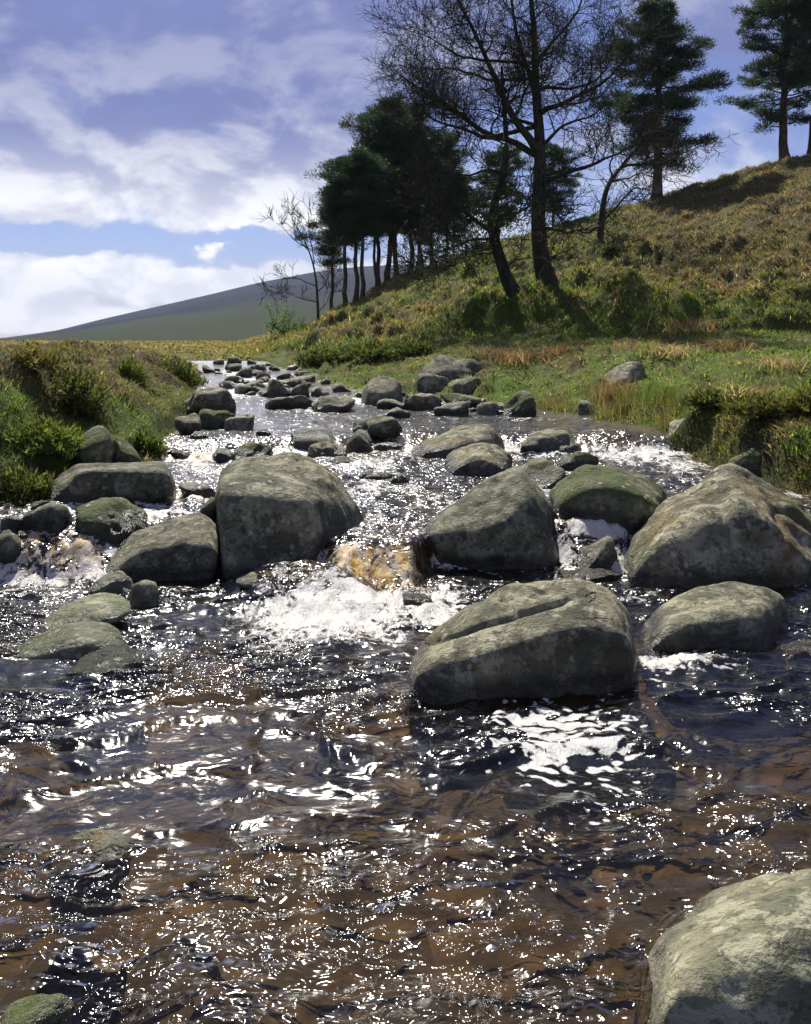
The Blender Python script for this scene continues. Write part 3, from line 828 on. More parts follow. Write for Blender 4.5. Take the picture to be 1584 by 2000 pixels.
S = stone
ST = [
    # u0, u1, vt, vb, label, material
    (45, 146, 980, 1052, "round dark stone with a pale crown, left of the dark egg shaped one", 'dark'),
    (150, 292, 972, 1052, "dark egg shaped mossy stone below the long slab", 'mossy'),
    (384, 430, 970, 1022, "two lobed dark stone squeezed against the largest boulder's left side", 'dark'),
    (-20, 52, 1036, 1100, "dark stone above the amber side cascade beside the round dark stone", 'dark'),
    (0, 46, 1006, 1042, "small dark pebble stone behind the round dark stone", 'dark'),
    (58, 110, 974, 998, "flat grey stone at the foot of the left bank", 'plain'),
    (178, 258, 1120, 1168, "pale brownish stone awash below the left wedge rock", 'pale'),
    (250, 313, 1134, 1190, "pale bluish grey angular stone below the left wedge rock", 'pale'),
    (68, 260, 1174, 1238, "flat olive topped stone behind its twin in the lower pool", 'lime'),
    (124, 297, 1274, 1332, "low moss capped stone barely above the lower pool", 'mossy'),
    (1010, 1130, 841, 888, "smooth dark stone beside the glassy chute", 'dark'),
    (1076, 1177, 876, 922, "dark pointed stone in the right hand rapids", 'mossy'),
    (975, 1102, 898, 955, "low lichened stone behind the wedge shaped boulder", 'plain'),
    (1116, 1216, 1042, 1112, "low pale stone wedged between the two right hand boulders", 'ochre'),
    (1428, 1522, 872, 932, "bright moss covered stone under the right bank", 'mossy'),
    (1303, 1374, 820, 864, "pale grey block at the right end of the upper pool", 'pale'),
    (785, 862, 1160, 1192, "small brown stone in the churning foam below the waterfall", 'ochre'),
    (1528, 1640, 1250, 1292, "flat wet stone right of the smooth olive boulder", 'dark'),
    (596, 678, 861, 897, "small stone with a pale rim before the block shaped boulder", 'ochre'),
    (672, 734, 839, 886, "dark pointed stone right of the block shaped boulder", 'dark'),
    (730, 788, 864, 882, "low dark stone trailing from the pointed stone", 'dark'),
    (690, 787, 812, 854, "sloping grey green stone in the middle of the upper pool", 'plain'),
    (636, 698, 890, 910, "flat black stone awash behind the largest boulder", 'dark'),
    (450, 532, 862, 902, "mossy hump stone in the left rapids", 'mossy'),
    (413, 464, 873, 902, "small black stone left of the mossy hump stone", 'dark'),
    (502, 532, 838, 852, "tiny mossy stone alone in the upper pool", 'mossy'),
    (330, 377, 878, 894, "low dark stone at the left edge of the rapids", 'dark'),
    (352, 457, 759, 814, "big flat topped rock on the left shore of the upper pool", 'plain'),
    (432, 498, 808, 842, "smooth pale stone beside the moss cushion", 'pale'),
    (380, 470, 798, 840, "bright moss cushioned stone on the left shore", 'mossy'),
    (338, 397, 808, 850, "dark rounded stone left of the moss cushion", 'dark'),
    (368, 408, 842, 858, "flat stone at the left waterline of the upper pool", 'plain'),
    (516, 608, 770, 800, "low wedge stone across the upper pool's outlet of rapids", 'plain'),
    (604, 693, 772, 807, "humped stone with a pale shoulder at the upper pool's head", 'plain'),
    (520, 568, 737, 777, "squarish stone with a light top in the far rapids", 'plain'),
    (562, 606, 749, 777, "dark stone beside the squarish one in the far rapids", 'dark'),
    (530, 615, 733, 757, "tan slab lying across the far rapids", 'ochre'),
    (606, 650, 756, 775, "pale bluish slab in the far rapids", 'pale'),
    (733, 802, 776, 800, "low flat stone before the pyramid boulder", 'plain'),
    (788, 864, 768, 802, "flat tan stone on the far right shore", 'ochre'),
    (846, 919, 782, 814, "rounded grey stone at the pool's right waterline", 'plain'),
    (860, 938, 766, 797, "moss edged flat stone on the far right shore", 'mossy'),
    (930, 980, 785, 812, "small blue grey stone at the pool's right waterline", 'pale'),
    (978, 1052, 764, 815, "dark stone overgrown with grass at the water's edge", 'mossy'),
    (815, 898, 728, 772, "block with a flat pale top below the dark outcrop", 'plain'),
    (872, 945, 733, 772, "knobbly grey stone below the dark outcrop", 'plain'),
    (740, 802, 796, 818, "nearly drowned stone in the upper pool", 'plain'),
    (1128, 1163, 782, 810, "small pale stone in the rushes", 'pale'),
    (462, 682, 1098, 1178, "dark green boulder drowned under the waterfall's overflow", 'dark'),
    (88, 268, 1622, 1700, "golden mossy stone barely breaking the surface of the lower pool", 'gold'),
    (10, 135, 1962, 2040, "pale green stone downstream of the drowned golden stone", 'lime'),
    (615, 735, 1335, 1395, "yellow stone glimmering under the lower pool", 'gold'),
    (1090, 1210, 1112, 1140, "amber washed stone behind the cracked boulder", 'ochre'),
    (755, 800, 925, 945, "brown stone tip in the middle rapids", 'ochre'),
    (700, 770, 922, 936, "flat wet stone tip in the middle rapids", 'dark'),
    (350, 425, 945, 975, "amber washed stone in the left rapids", 'ochre'),
]
for i, (a, b, c, d, lab, mt) in enumerate(ST):
    S(a, b, c, d, lab, mt, seed=200 + i * 3, cat='stone', name='stone', p=18 if mt not in ('lime', 'gold') else 6, amp=.075 if mt not in ('lime', 'gold') else .035, under={'golden mossy sto': -.055, 'yellow stone gli': .07}.get(lab[:16]))
hero("stone", "long olive topped stone sloping into the lower pool, before its twin", (140, 1288),
     [(-30, 1285), (20, 1268), (76, 1242), (126, 1217), (177, 1209), (222, 1222), (246, 1242), (246, 1260), (160, 1280)],
     [(30, 1285, .0), (130, 1262, .02), (210, 1262, .03), (151, 1284, .0)], .7, 'lime', p=8, amp=.03, level=5, seed=107, cat='stone')

# loose stones of the far rapids
rg = np.random.RandomState(5)
TN = {'plain': 'grey', 'dark': 'dark', 'pale': 'pale', 'ochre': 'tan', 'mossy': 'mossy'}
placed = 0
for k in range(120):
    if placed >= 64: break
    v = rg.uniform(712, 776); u = np.interp(v, [712, 740, 776], [470, 480, 540]) + rg.normal() * np.interp(v, [712, 776], [60, 90])
    if u < 385 or u > 700: continue
    w = rg.uniform(12, 42) * np.interp(v, [712, 776], [.75, 1.1]); hh = w * rg.uniform(.35, .6)
    S(u - w / 2, u + w / 2, v - hh, v, "small %s stone among the many in the far rapids" % TN[(mm := ['plain', 'dark', 'pale', 'plain', 'dark', 'ochre'][rg.randint(6)])], mm, group="loose stones of the far rapids", seed=900 + k, level=3, cat='stone', name='stone')
    placed += 1
for k in range(26):
    u = rg.uniform(690, 1000); v = np.interp(u, [690, 1000], [775, 806]) + rg.uniform(-14, 12); w = rg.uniform(14, 34)
    S(u - w / 2, u + w / 2, v - w * .45, v, "small %s stone along the far right shore of the upper pool" % TN[(mm := ['plain', 'dark', 'mossy', 'ochre'][rg.randint(4)])], mm, group="small stones on the right shore", seed=1100 + k, level=3, cat='stone', name='stone')
for k in range(12):
    u = rg.uniform(0, 120); v = 1000 + rg.uniform(0, 60); w = rg.uniform(18, 40)
    S(u - w / 2, u + w / 2, v - w * .5, v, "small dark stone in the gravel under the left bank", 'dark', group="gravel stones under the left bank", seed=1200 + k, level=3, cat='stone', name='stone')


# ------------------------------------------------------------------ water
def gauss(u, v, cu, cv, ru, rv):
    return np.exp(-((u - cu) / ru) ** 2 - ((v - cv) / rv) ** 2)


def build_water():
    rows = np.concatenate([np.exp(np.linspace(math.log(.9), math.log(5.45), 270)), np.linspace(5.47, 6.6, 62), np.exp(np.linspace(math.log(6.63), math.log(25.5), 205))])
    t = np.concatenate([np.linspace(-1.5, -.52, 60), np.linspace(-.515, .515, 380), np.linspace(.52, 1.5, 60)])
    D, T = np.meshgrid(rows, t, indexing='ij'); X = (D * T).ravel(); Y = D.ravel()
    W = water_level(X, Y); bed = terrain(X, Y)
    u = U0 + F * X / Y; v = VH + F * (CAMZ - W) / Y
    xl, xr = edges(Y)
    foam = np.zeros_like(X); amber = np.zeros_like(X); pad = np.zeros_like(X)
    # where the stream breaks: (u, v, half width, half height, amount) of each patch of white water
    for (cu, cv, ru, rv, a) in [(60, 1130, 170, 26, .72), (140, 1085, 90, 40, .55), (20, 1150, 120, 30, .45),
                                (740, 1178, 140, 26, .95), (640, 1205, 210, 46, .95), (840, 1195, 90, 40, .8), (560, 1250, 130, 40, .62), (700, 1240, 150, 34, .62), (860, 1160, 80, 30, .7), (760, 1215, 120, 36, .5), (480, 1215, 70, 40, .4),
                                (1330, 1300, 115, 22, .78), (380, 900, 70, 30, .62), (300, 985, 90, 40, .6), (390, 975, 60, 30, .55), (240, 1040, 70, 40, .42),
                                (730, 910, 110, 28, .55), (780, 960, 120, 40, .34), (700, 885, 60, 12, .5), (1250, 888, 160, 26, .72), (1340, 912, 100, 26, .62), (1180, 1032, 90, 20, .70), (1060, 885, 70, 14, .6),
                                (1050, 900, 60, 20, .4), (1560, 968, 60, 16, .5), (460, 768, 90, 16, .75), (510, 745, 80, 14, .75), (470, 728, 60, 12, .75), (690, 782, 90, 12, .65), (560, 805, 120, 10, .4), (880, 806, 60, 8, .4), (960, 800, 80, 8, .35),
                                (1230, 1170, 90, 40, .36), (1580, 1150, 80, 14, .3), (440, 836, 60, 6, .5), (860, 1245, 40, 40, .3), (240, 1215, 60, 40, .15), (30, 1220, 80, 60, .22)]:
        foam = np.maximum(foam, a * gauss(u, v, cu, cv, ru, rv))
    for (cu, cv, ru, rv, a) in [(735, 1090, 95, 46, 1.0), (110, 1080, 110, 40, .95), (385, 955, 50, 22, .7), (400, 895, 40, 14, .5), (1170, 1120, 60, 20, .5), (1105, 1005, 20, 20, .9), (720, 882, 50, 14, .5), (1230, 862, 14, 8, .8), (700, 1200, 220, 50, .08), (1180, 1045, 60, 20, .3)]:
        amber = np.maximum(amber, a * gauss(u, v, cu, cv, ru, rv))
    for (cu, cv, ru, rv, a) in [(1105, 1450, 170, 95, 1.05), (1030, 1405, 120, 45, .9), (1190, 1500, 90, 70, .9), (1170, 1610, 50, 60, .50), (1340, 1300, 110, 28, 1.0), (1260, 1330, 50, 30, .6), (1440, 1600, 50, 18, .35), (1180, 1660, 40, 26, .4)]:
        pad = np.maximum(pad, a * gauss(u, v, cu, cv, ru, rv))
    # slope of the sheet: every fall and lip whitens
    y1 = np.interp(X, XS1, YS1)
    lip = np.exp(-((Y - y1 + .08) / .14) ** 2)
    fall = np.exp(-((X + .17) / .28) ** 4)
    foam = np.maximum(foam, lip * .52 * (1 - fall) * (np.abs(X) < 3.4))
    drop = np.exp(-((Y - 5.70) / .20) ** 4) * fall
    foam = np.where(drop > .25, np.maximum(foam, drop * (.74 + .25 * fbm(X * 16, Y * 2.0, octv=3, seed=151))), foam)
    amber = np.maximum(amber, drop)
    y2 = 9.75 + .25 * np.sin(X * 1.3 + 1) - .35 * sstep(-1.2, -2.4, X)
    foam = np.maximum(foam, .5 * np.exp(-((Y - y2 + .25) / .28) ** 2))
    # collars of broken water round the stones
    near = np.zeros_like(X)
    for (rx, ry, hw, hd, tp) in ROCKS:
        if ry > 25: continue
        q = np.hypot((X - rx) / (hw + .03), (Y - ry) / (hd + .03))
        near = np.maximum(near, np.exp(-((q - 1.0) / .16) ** 2) * (Y > 5.4) + .55 * np.exp(-((q - 1.0) / .10) ** 2) * (Y <= 5.4))
    turb = sstep(5.3, 6.0, Y)
    foam = foam + near * np.where(turb > .5, .30, .06) * sstep(16, 12, Y)
    st_ = fbm(X * 2.6, Y * 1.3, octv=3, seed=139)
    foam = np.maximum(foam, turb * sstep(10.6, 9.2, Y) * np.clip(.33 + .40 * st_, 0, .7))
    foam = np.maximum(foam, (Y < 5.6) * sstep(3.4, 5.2, Y) * np.clip(.10 + .34 * st_, 0, .4) * sstep(1.2, .2, X))
    foam = np.maximum(foam, (Y > 10) * np.clip(.16 + .42 * fbm(X * 1.5, Y * 2.4, octv=3, seed=143), 0, .5))
    foam = np.clip(foam, 0, 1.05)
    # surface: standing waves, swells and boils
    lumps = fbm(X * 5.5, Y * 4.0, octv=4, seed=131); boil = fbm(X * 14, Y * 11, octv=3, seed=133)
    sw = fbm(X * 1.5 + 3, Y * 2.2, octv=3, seed=135); ch = fbm(X * 6 + .8 * sw, Y * 8.5 + 1.2 * sw, octv=3, seed=137)
    calm = np.where(Y > 10.2, .45, 1.0) * sstep(24, 10, Y) + .1
    amp = np.clip(foam, 0, 1)
    froth = fbm(X * 30, Y * 26, octv=2, seed=147)
    crest = 1 - np.abs(fbm(X * 2.3 + .9 * sw, Y * 5.2 + 1.6 * sw, octv=3, seed=149)) * 2.2
    Z = W + amp * (.045 * lumps + .030 * boil + .014 * froth + .01) + (Y < 5.6) * .022 * np.clip(crest, 0, 1) ** 2 * (1 - amp) + calm * (.013 * sw + .011 * ch)
    # the pool's swell over the drowned stones and the V of waves below them
    for (cu, cv, r, h) in [(180, 1690, .14, .03), (700, 1690, .5, .03), (300, 1760, .22, -.03), (560, 1640, .22, .035), (440, 1830, .3, .025), (120, 1860, .2, .03), (1000, 1830, .4, .02)]:
        bx, by, bz = hit(cu, cv)
        Z = Z + h * np.exp(-(((X - bx) / r) ** 2 + ((Y - by) / (r * .55)) ** 2))
    # water heaped over the drowned boulder beside the fall
    bx, by, bz = hit(570, 1170)
    dome = np.exp(-(((X - bx - .03) / .36) ** 4 + ((Y - by - .14) / .22) ** 2))
    Z = Z + .17 * dome * (Y < 5.85); foam = np.maximum(foam, dome * .44 * (.7 + .5 * sstep(.1, .8, 1 - dome)))
    bx, by, bz = hit(110, 1120)
    hv = np.exp(-(((X - bx) / .34) ** 2 + ((Y - by - .12) / .16) ** 2)); Z = Z + .05 * hv
    # glassy chute on the right
    bx, by, bz = hit(1220, 868)
    Z = Z + .05 * np.exp(-(((X - bx) / .35) ** 2 + ((Y - by - .3) / .25) ** 2))
    depth = np.clip(W - bed, 0, .5)
    rip = np.where(Y < 5.6, .34 + 1.6 * fbm(X * 1.1, Y * 2.4, octv=3, seed=141) + .28 * sstep(3.4, 2.3, Y) + .35 * np.clip(crest, 0, 1) ** 3 + .3 * sstep(4.2, 5.4, Y), .50) * np.where(Y > 10, .55, 1.0)
    rip = .86 * np.clip(rip, .12, 1.25) * sstep(30, 12, Y)
    V = np.stack([X, Y, Z], 1); fc = grid_faces(len(rows), len(t))
    ok = (X > xl - .35) & (X < xr + .35) & (bed < W + .25)
    fc = fc[ok[fc].all(1)]
    idx = np.unique(fc); remap = np.zeros(len(X), np.int64); remap[idx] = np.arange(len(idx))
    o = mesh_obj("stream_water", V[idx], remap[fc], M_WATER)
    for nm, a in (("foam", foam), ("amber", np.clip(amber, 0, 1)), ("depth", depth), ("rip", rip), ("pad", pad)):
        add_attr(o, nm, a[idx])
    tag(o, "peaty brown stream tumbling between the boulders in white rapids", "stream", kind='structure')

    xs = np.linspace(-7, 7, 90); ys = np.linspace(-10, 1.2, 70); Yg, Xg = np.meshgrid(ys, xs, indexing='ij'); X = Xg.ravel(); Y = Yg.ravel()
    Z = water_level(X, Y) - .012; fc = grid_faces(len(ys), len(xs)); inp = (np.abs(X) < 1.42 * Y) & (Y > .95); fc = fc[~inp[fc].all(1)]
    o = mesh_obj("rear_stream_water", np.stack([X, Y, Z], 1), fc, M_WATER)
    for nm, a in (("foam", 0), ("amber", 0), ("depth", .25), ("rip", .7), ("pad", 0)):
        add_attr(o, nm, np.full(len(X), a))
    tag(o, "stream water behind the viewpoint", "stream", kind='structure')


build_water()


# ------------------------------------------------------------------ trees: tubes in batches
class Tubes:
    def __init__(self):
        self.items = {}
    def add(self, pts, rad, sides):
        pts = np.asarray(pts, float); self.items.setdefault((len(pts), sides), []).append((pts, np.asarray(rad, float)))
    def mesh(self):
        VV, FF, off = [], [], 0
        for (n, s), L in self.items.items():
            P = np.array([a for a, b in L]); R = np.array([b for a, b in L]); B = len(L)
            T = np.gradient(P, axis=1); T /= np.linalg.norm(T, axis=2)[..., None] + 1e-9
            ref = np.where(np.abs(T[:, :1, 2:3]) > .9, np.array([1.0, 0, 0]), np.array([0, 0, 1.0])) * np.ones((B, n, 1))
            A = np.cross(T, ref); A /= np.linalg.norm(A, axis=2)[..., None] + 1e-9
            Bn = np.cross(T, A)
            ang = np.arange(s) / s * 2 * PI
            V = P[:, :, None, :] + R[:, :, None, None] * (np.cos(ang)[None, None, :, None] * A[:, :, None, :] + np.sin(ang)[None, None, :, None] * Bn[:, :, None, :])
            VV.append(V.reshape(-1, 3))
            i, k = np.meshgrid(np.arange(n - 1), np.arange(s), indexing='ij')
            q = np.stack([i * s + k, i * s + (k + 1) % s, (i + 1) * s + (k + 1) % s, (i + 1) * s + k], 2).reshape(-1, 4)
            FF.append((q[None] + (np.arange(B) * n * s)[:, None, None] + off).reshape(-1, 4)); off += B * n * s
        return np.concatenate(VV), np.concatenate(FF)


def resample(pts, n):
    pts = np.asarray(pts, float)
    # smooth curve through the given points
    d = np.r_[0, np.cumsum(np.linalg.norm(np.diff(pts, axis=0), axis=1))]
    t = np.linspace(0, d[-1], n)
    out = np.stack([np.interp(t, d, pts[:, k]) for k in range(3)], 1)
    for _ in range(2):
        out[1:-1] = .5 * out[1:-1] + .25 * (out[:-2] + out[2:])
    return out


def wander(rng, start, direc, length, n, gnarl, up):
    """a crooked shoot"""
    P = [np.array(start)]; d = np.array(direc, float); d /= np.linalg.norm(d); st = length / (n - 1)
    for i in range(n - 1):
        d = d + rng.normal(size=3) * gnarl + np.array([0, 0, up]); d /= np.linalg.norm(d)
        P.append(P[-1] + d * st)
    return np.array(P)


def side_dir(rng, t, ang):
    a = rng.normal(size=3); a -= t * np.dot(a, t); a /= np.linalg.norm(a) + 1e-9
    return t * math.cos(ang) + a * math.sin(ang)


def bare_tree(name, label, cat, base_uv, D, trunk, limbs, seed, r0, mat=None, lv=(11, 8, 7), ln=(1.7, .8, .42), gn=.3, thin=1.0, group=None):
    """trunk and limbs follow points (u, v, metres in depth); the crooked branches and twigs grow from them"""
    rng = np.random.RandomState(seed)
    mat = mat or M_OAK
    x0, y0 = (base_uv[0] - U0) / F * D, D
    org = np.array([x0, y0, ground(x0, y0) - .1])
    root = empty(name, org); tag(root, label, cat, group)
    tw = lambda q: unproj(q[0], q[1], D + q[2]) - org
    tp = np.array([tw(q) for q in trunk]); tp[0, 2] = -.05
    tp = resample(tp, 22)
    tr = r0 * (1 - .82 * np.linspace(0, 1, 22) ** .9); tr[0] *= 1.55; tr[1] *= 1.2; tr[2] *= 1.06
    tb = Tubes(); tb.add(tp, tr, 12)
    trunk_o = mesh_obj("trunk", *tb.mesh(), mat, root)
    all_l = [(tp[11:], tr[11:], None)]
    for lb, rr in limbs:
        P = resample(np.array([tw(q) for q in lb]), 14)
        P[2:] += np.cumsum(rng.normal(size=(12, 3)) * .018, axis=0)
        i = np.argmin(np.linalg.norm(tp - P[0], axis=1)); P[0] = tp[i]
        R = rr * (1 - .78 * np.linspace(0, 1, 14)); all_l.append((P, R, 1))
    for (P, R, own) in all_l:
        b = Tubes(); tws = Tubes()
        if own: b.add(P, R, 8)
        n = len(P); L1 = np.linalg.norm(np.diff(P, axis=0), axis=1).sum()
        k1 = max(4, int(lv[0] * L1 / 3.2))
        for a in range(k1):
            f = rng.uniform(.18, 1.0) if a else 1.0
            i = min(int(f * (n - 1)), n - 2); q = lerp(P[i], P[i + 1], f * (n - 1) - i); t = P[i + 1] - P[i]; t /= np.linalg.norm(t)
            l1 = ln[0] * rng.uniform(.5, 1.2) * (1.1 - .45 * f)
            S1 = wander(rng, q, side_dir(rng, t, rng.uniform(.5, 1.15)) if a else t, l1, 8, gn, .07)
            ra = min(R[i] * .55, .045 * thin) * rng.uniform(.6, 1)
            b.add(S1, ra * (1 - .75 * np.linspace(0, 1, 8)), 6)
            for c in range(lv[1]):
                f2 = rng.uniform(.2, 1.0) if c else 1.0; j = min(int(f2 * 7), 6); t2 = S1[j + 1] - S1[j]; t2 /= np.linalg.norm(t2)
                S2 = wander(rng, S1[j], side_dir(rng, t2, rng.uniform(.45, 1.2)) if c else t2, ln[1] * rng.uniform(.45, 1.25), 6, gn * 1.05, .09)
                rb = max(ra * (1 - .75 * f2) * .62, .011 * thin)
                b.add(S2, rb * (1 - .6 * np.linspace(0, 1, 6)), 4)
                for e in range(lv[2]):
                    j2 = rng.randint(1, 6); t3 = S2[min(j2, 4) + 1] - S2[min(j2, 4)]; t3 /= np.linalg.norm(t3)
                    S3 = wander(rng, S2[j2], side_dir(rng, t3, rng.uniform(.35, 1.1)), ln[2] * rng.uniform(.35, 1.3), 4, gn, .10)
                    tws.add(S3, np.array([.0085, .0075, .0065, .005]) * thin, 3)
        if own or b.items:
            lo = mesh_obj("limb" if own else "top_branch", *b.mesh(), mat, root)
            if tws.items: mesh_obj("twig_spray", *tws.mesh(), mat, lo)["kind"] = 'stuff'
    return root, tp, all_l


oak1 = bare_tree("oak_tree", "tall bare leafless oak with a spreading crown on the grassy slope", "tree", (1078, 622), 26.0,
    [(1078, 622, 0), (1066, 560, 0), (1055, 500, 0), (1050, 430, 0), (1052, 370, 0), (1056, 300, .1), (1052, 230, .1), (1044, 160, .1), (1046, 100, .0), (1042, 40, 0), (1030, -60, 0)],
    [([(1052, 290, 0), (1030, 262, -.2), (1003, 245, -.3), (985, 205, -.4), (966, 160, -.5), (950, 120, -.5), (925, 80, -.6), (905, 30, -.6), (890, -20, -.6)], .115),
     ([(1050, 310, 0), (1010, 275, .3), (965, 268, .5), (925, 250, .7), (895, 222, .9), (860, 200, 1), (820, 180, 1.2), (785, 150, 1.2)], .10),
     ([(965, 268, .5), (940, 272, 0), (905, 252, -.5), (870, 248, -.8), (830, 232, -1), (800, 200, -1.1)], .065),
     ([(1056, 290, 0), (1074, 265, .3), (1100, 247, .6), (1130, 240, .8), (1165, 228, 1), (1180, 210, 1)], .06),
     ([(1050, 225, 0), (1070, 210, -.3), (1100, 202, -.6), (1140, 185, -.8), (1180, 165, -1), (1215, 130, -1)], .085),
     ([(1046, 180, 0), (1070, 165, .4), (1090, 172, .8), (1130, 165, 1.2), (1170, 140, 1.5), (1190, 100, 1.6)], .06),
     ([(1050, 200, 0), (1038, 150, .3), (1020, 110, .6), (1008, 60, .8), (1000, 0, .8), (990, -60, .8)], .09),
     ([(1052, 360, 0), (1090, 342, -.4), (1130, 330, -.6), (1170, 318, -.9), (1200, 300, -1), (1235, 280, -1.2)], .075),
     ([(1046, 120, 0), (1075, 90, .3), (1100, 60, .5), (1130, 20, .7), (1150, -30, .8)], .06),
     ([(1000, 245, -.3), (1015, 200, .5), (1030, 160, 1.0), (1060, 110, 1.4), (1085, 50, 1.6)], .05),
     ([(950, 120, -.5), (915, 110, -.9), (880, 95, -1.2), (850, 70, -1.3), (830, 60, -1.3)], .045),
     ([(966, 160, -.5), (930, 150, 0), (890, 135, .4), (850, 130, .7), (800, 140, .8)], .045),
     ([(1048, 450, 0), (1075, 445, -.5), (1110, 455, -.9), (1140, 440, -1.1), (1170, 450, -1.2)], .05)],
    7, .25, lv=(12, 8, 9), ln=(1.7, .85, .45), thin=.7)
oak2 = bare_tree("oak_tree", "leaning oak with a second slender stem, left of the tall bare oak", "tree", (1012, 632), 25.4,
    [(1012, 632, 0), (1000, 580, 0), (985, 530, 0), (968, 480, 0), (958, 440, .1), (965, 390, .3), (985, 340, .4), (990, 280, .4), (985, 210, .4), (980, 130, .4)],
    [([(962, 455, 0), (930, 430, -.3), (895, 405, -.5), (860, 375, -.8), (835, 365, -1)], .06),
     ([(965, 470, 0), (930, 462, -.4), (885, 480, -.8), (850, 500, -1), (820, 512, -1.1)], .045),
     ([(960, 440, 0), (985, 415, -.4), (1010, 420, -.8), (1040, 400, -1), (1075, 405, -1.2)], .05),
     ([(972, 490, 0), (940, 500, .5), (905, 505, .9), (880, 520, 1.1)], .035),
     ([(985, 340, .4), (950, 330, .0), (915, 345, -.3), (880, 340, -.6), (850, 350, -.7)], .045),
     ([(985, 530, 0), (1005, 510, -.3), (1030, 500, -.6), (1060, 505, -.8)], .03)],
    19, .185, lv=(12, 8, 7), ln=(1.3, .7, .38))
oak3 = bare_tree("hawthorn_tree", "small gnarled bare tree with twisted limbs, right of the tall oak", "tree", (1172, 535), 33.0,
    [(1172, 535, 0), (1170, 490, 0), (1174, 440, 0), (1178, 400, 0), (1182, 375, 0), (1190, 355, 0), (1215, 325, 0), (1235, 300, 0), (1258, 270, 0)],
    [([(1176, 430, 0), (1200, 415, .4), (1225, 390, .6), (1240, 370, .6), (1265, 375, .7)], .06),
     ([(1180, 380, 0), (1195, 350, -.6), (1190, 320, -.8), (1205, 290, -1), (1195, 260, -1)], .05),
     ([(1174, 440, 0), (1150, 455, -.5), (1120, 450, -.8), (1095, 440, -1)], .05),
     ([(1215, 325, 0), (1250, 318, -.4), (1290, 320, -.6), (1330, 300, -.8), (1370, 285, -1)], .05),
     ([(1190, 355, 0), (1225, 350, .6), (1250, 335, .8), (1275, 345, 1)], .045)],
    29, .15, lv=(9, 7, 6), ln=(1.5, .8, .42), gn=.42)
birch = bare_tree("young_birch_tree", "thin young bare tree alone at the foot of the pine grove", "tree", (622, 642), 36.0,
    [(622, 645, 0), (621, 600, 0), (618, 550, 0), (612, 515, 0), (600, 480, 0), (585, 450, 0), (572, 430, 0)],
    [([(614, 520, 0), (612, 480, .2), (604, 450, .3), (610, 425, .3)], .025),
     ([(619, 560, 0), (590, 545, -.4), (560, 540, -.6), (540, 550, -.7)], .022),
     ([(621, 590, 0), (590, 585, .3), (560, 575, .6), (535, 570, .8)], .02),
     ([(620, 570, 0), (640, 550, .3), (650, 525, .4), (655, 500, .4)], .022),
     ([(602, 485, 0), (575, 470, -.2), (560, 450, -.3), (548, 440, -.3)], .022),
     ([(621, 610, 0), (640, 590, -.3), (650, 560, -.4)], .018)],
    31, .062, lv=(7, 5, 5), ln=(.9, .5, .35), gn=.16, thin=.9)


# ------------------------------------------------------------------ leafy faces
def rand_unit(rng, n):
    v = rng.normal(size=(n, 3)); return v / np.linalg.norm(v, axis=1)[:, None]


def sprays(P, Dv, L, Wd, rng):
    """thin pointed faces: base at P, along Dv"""
    n = len(P); sd_ = np.cross(Dv, rand_unit(rng, n)); sd_ /= np.linalg.norm(sd_, axis=1)[:, None] + 1e-9
    a = P + sd_ * (Wd * .5)[:, None]; b = P - sd_ * (Wd * .5)[:, None]; c = P + Dv * L[:, None]
    V = np.stack([a, b, c], 1).reshape(-1, 3)
    return V, np.arange(n * 3).reshape(-1, 3)


PINES = {}


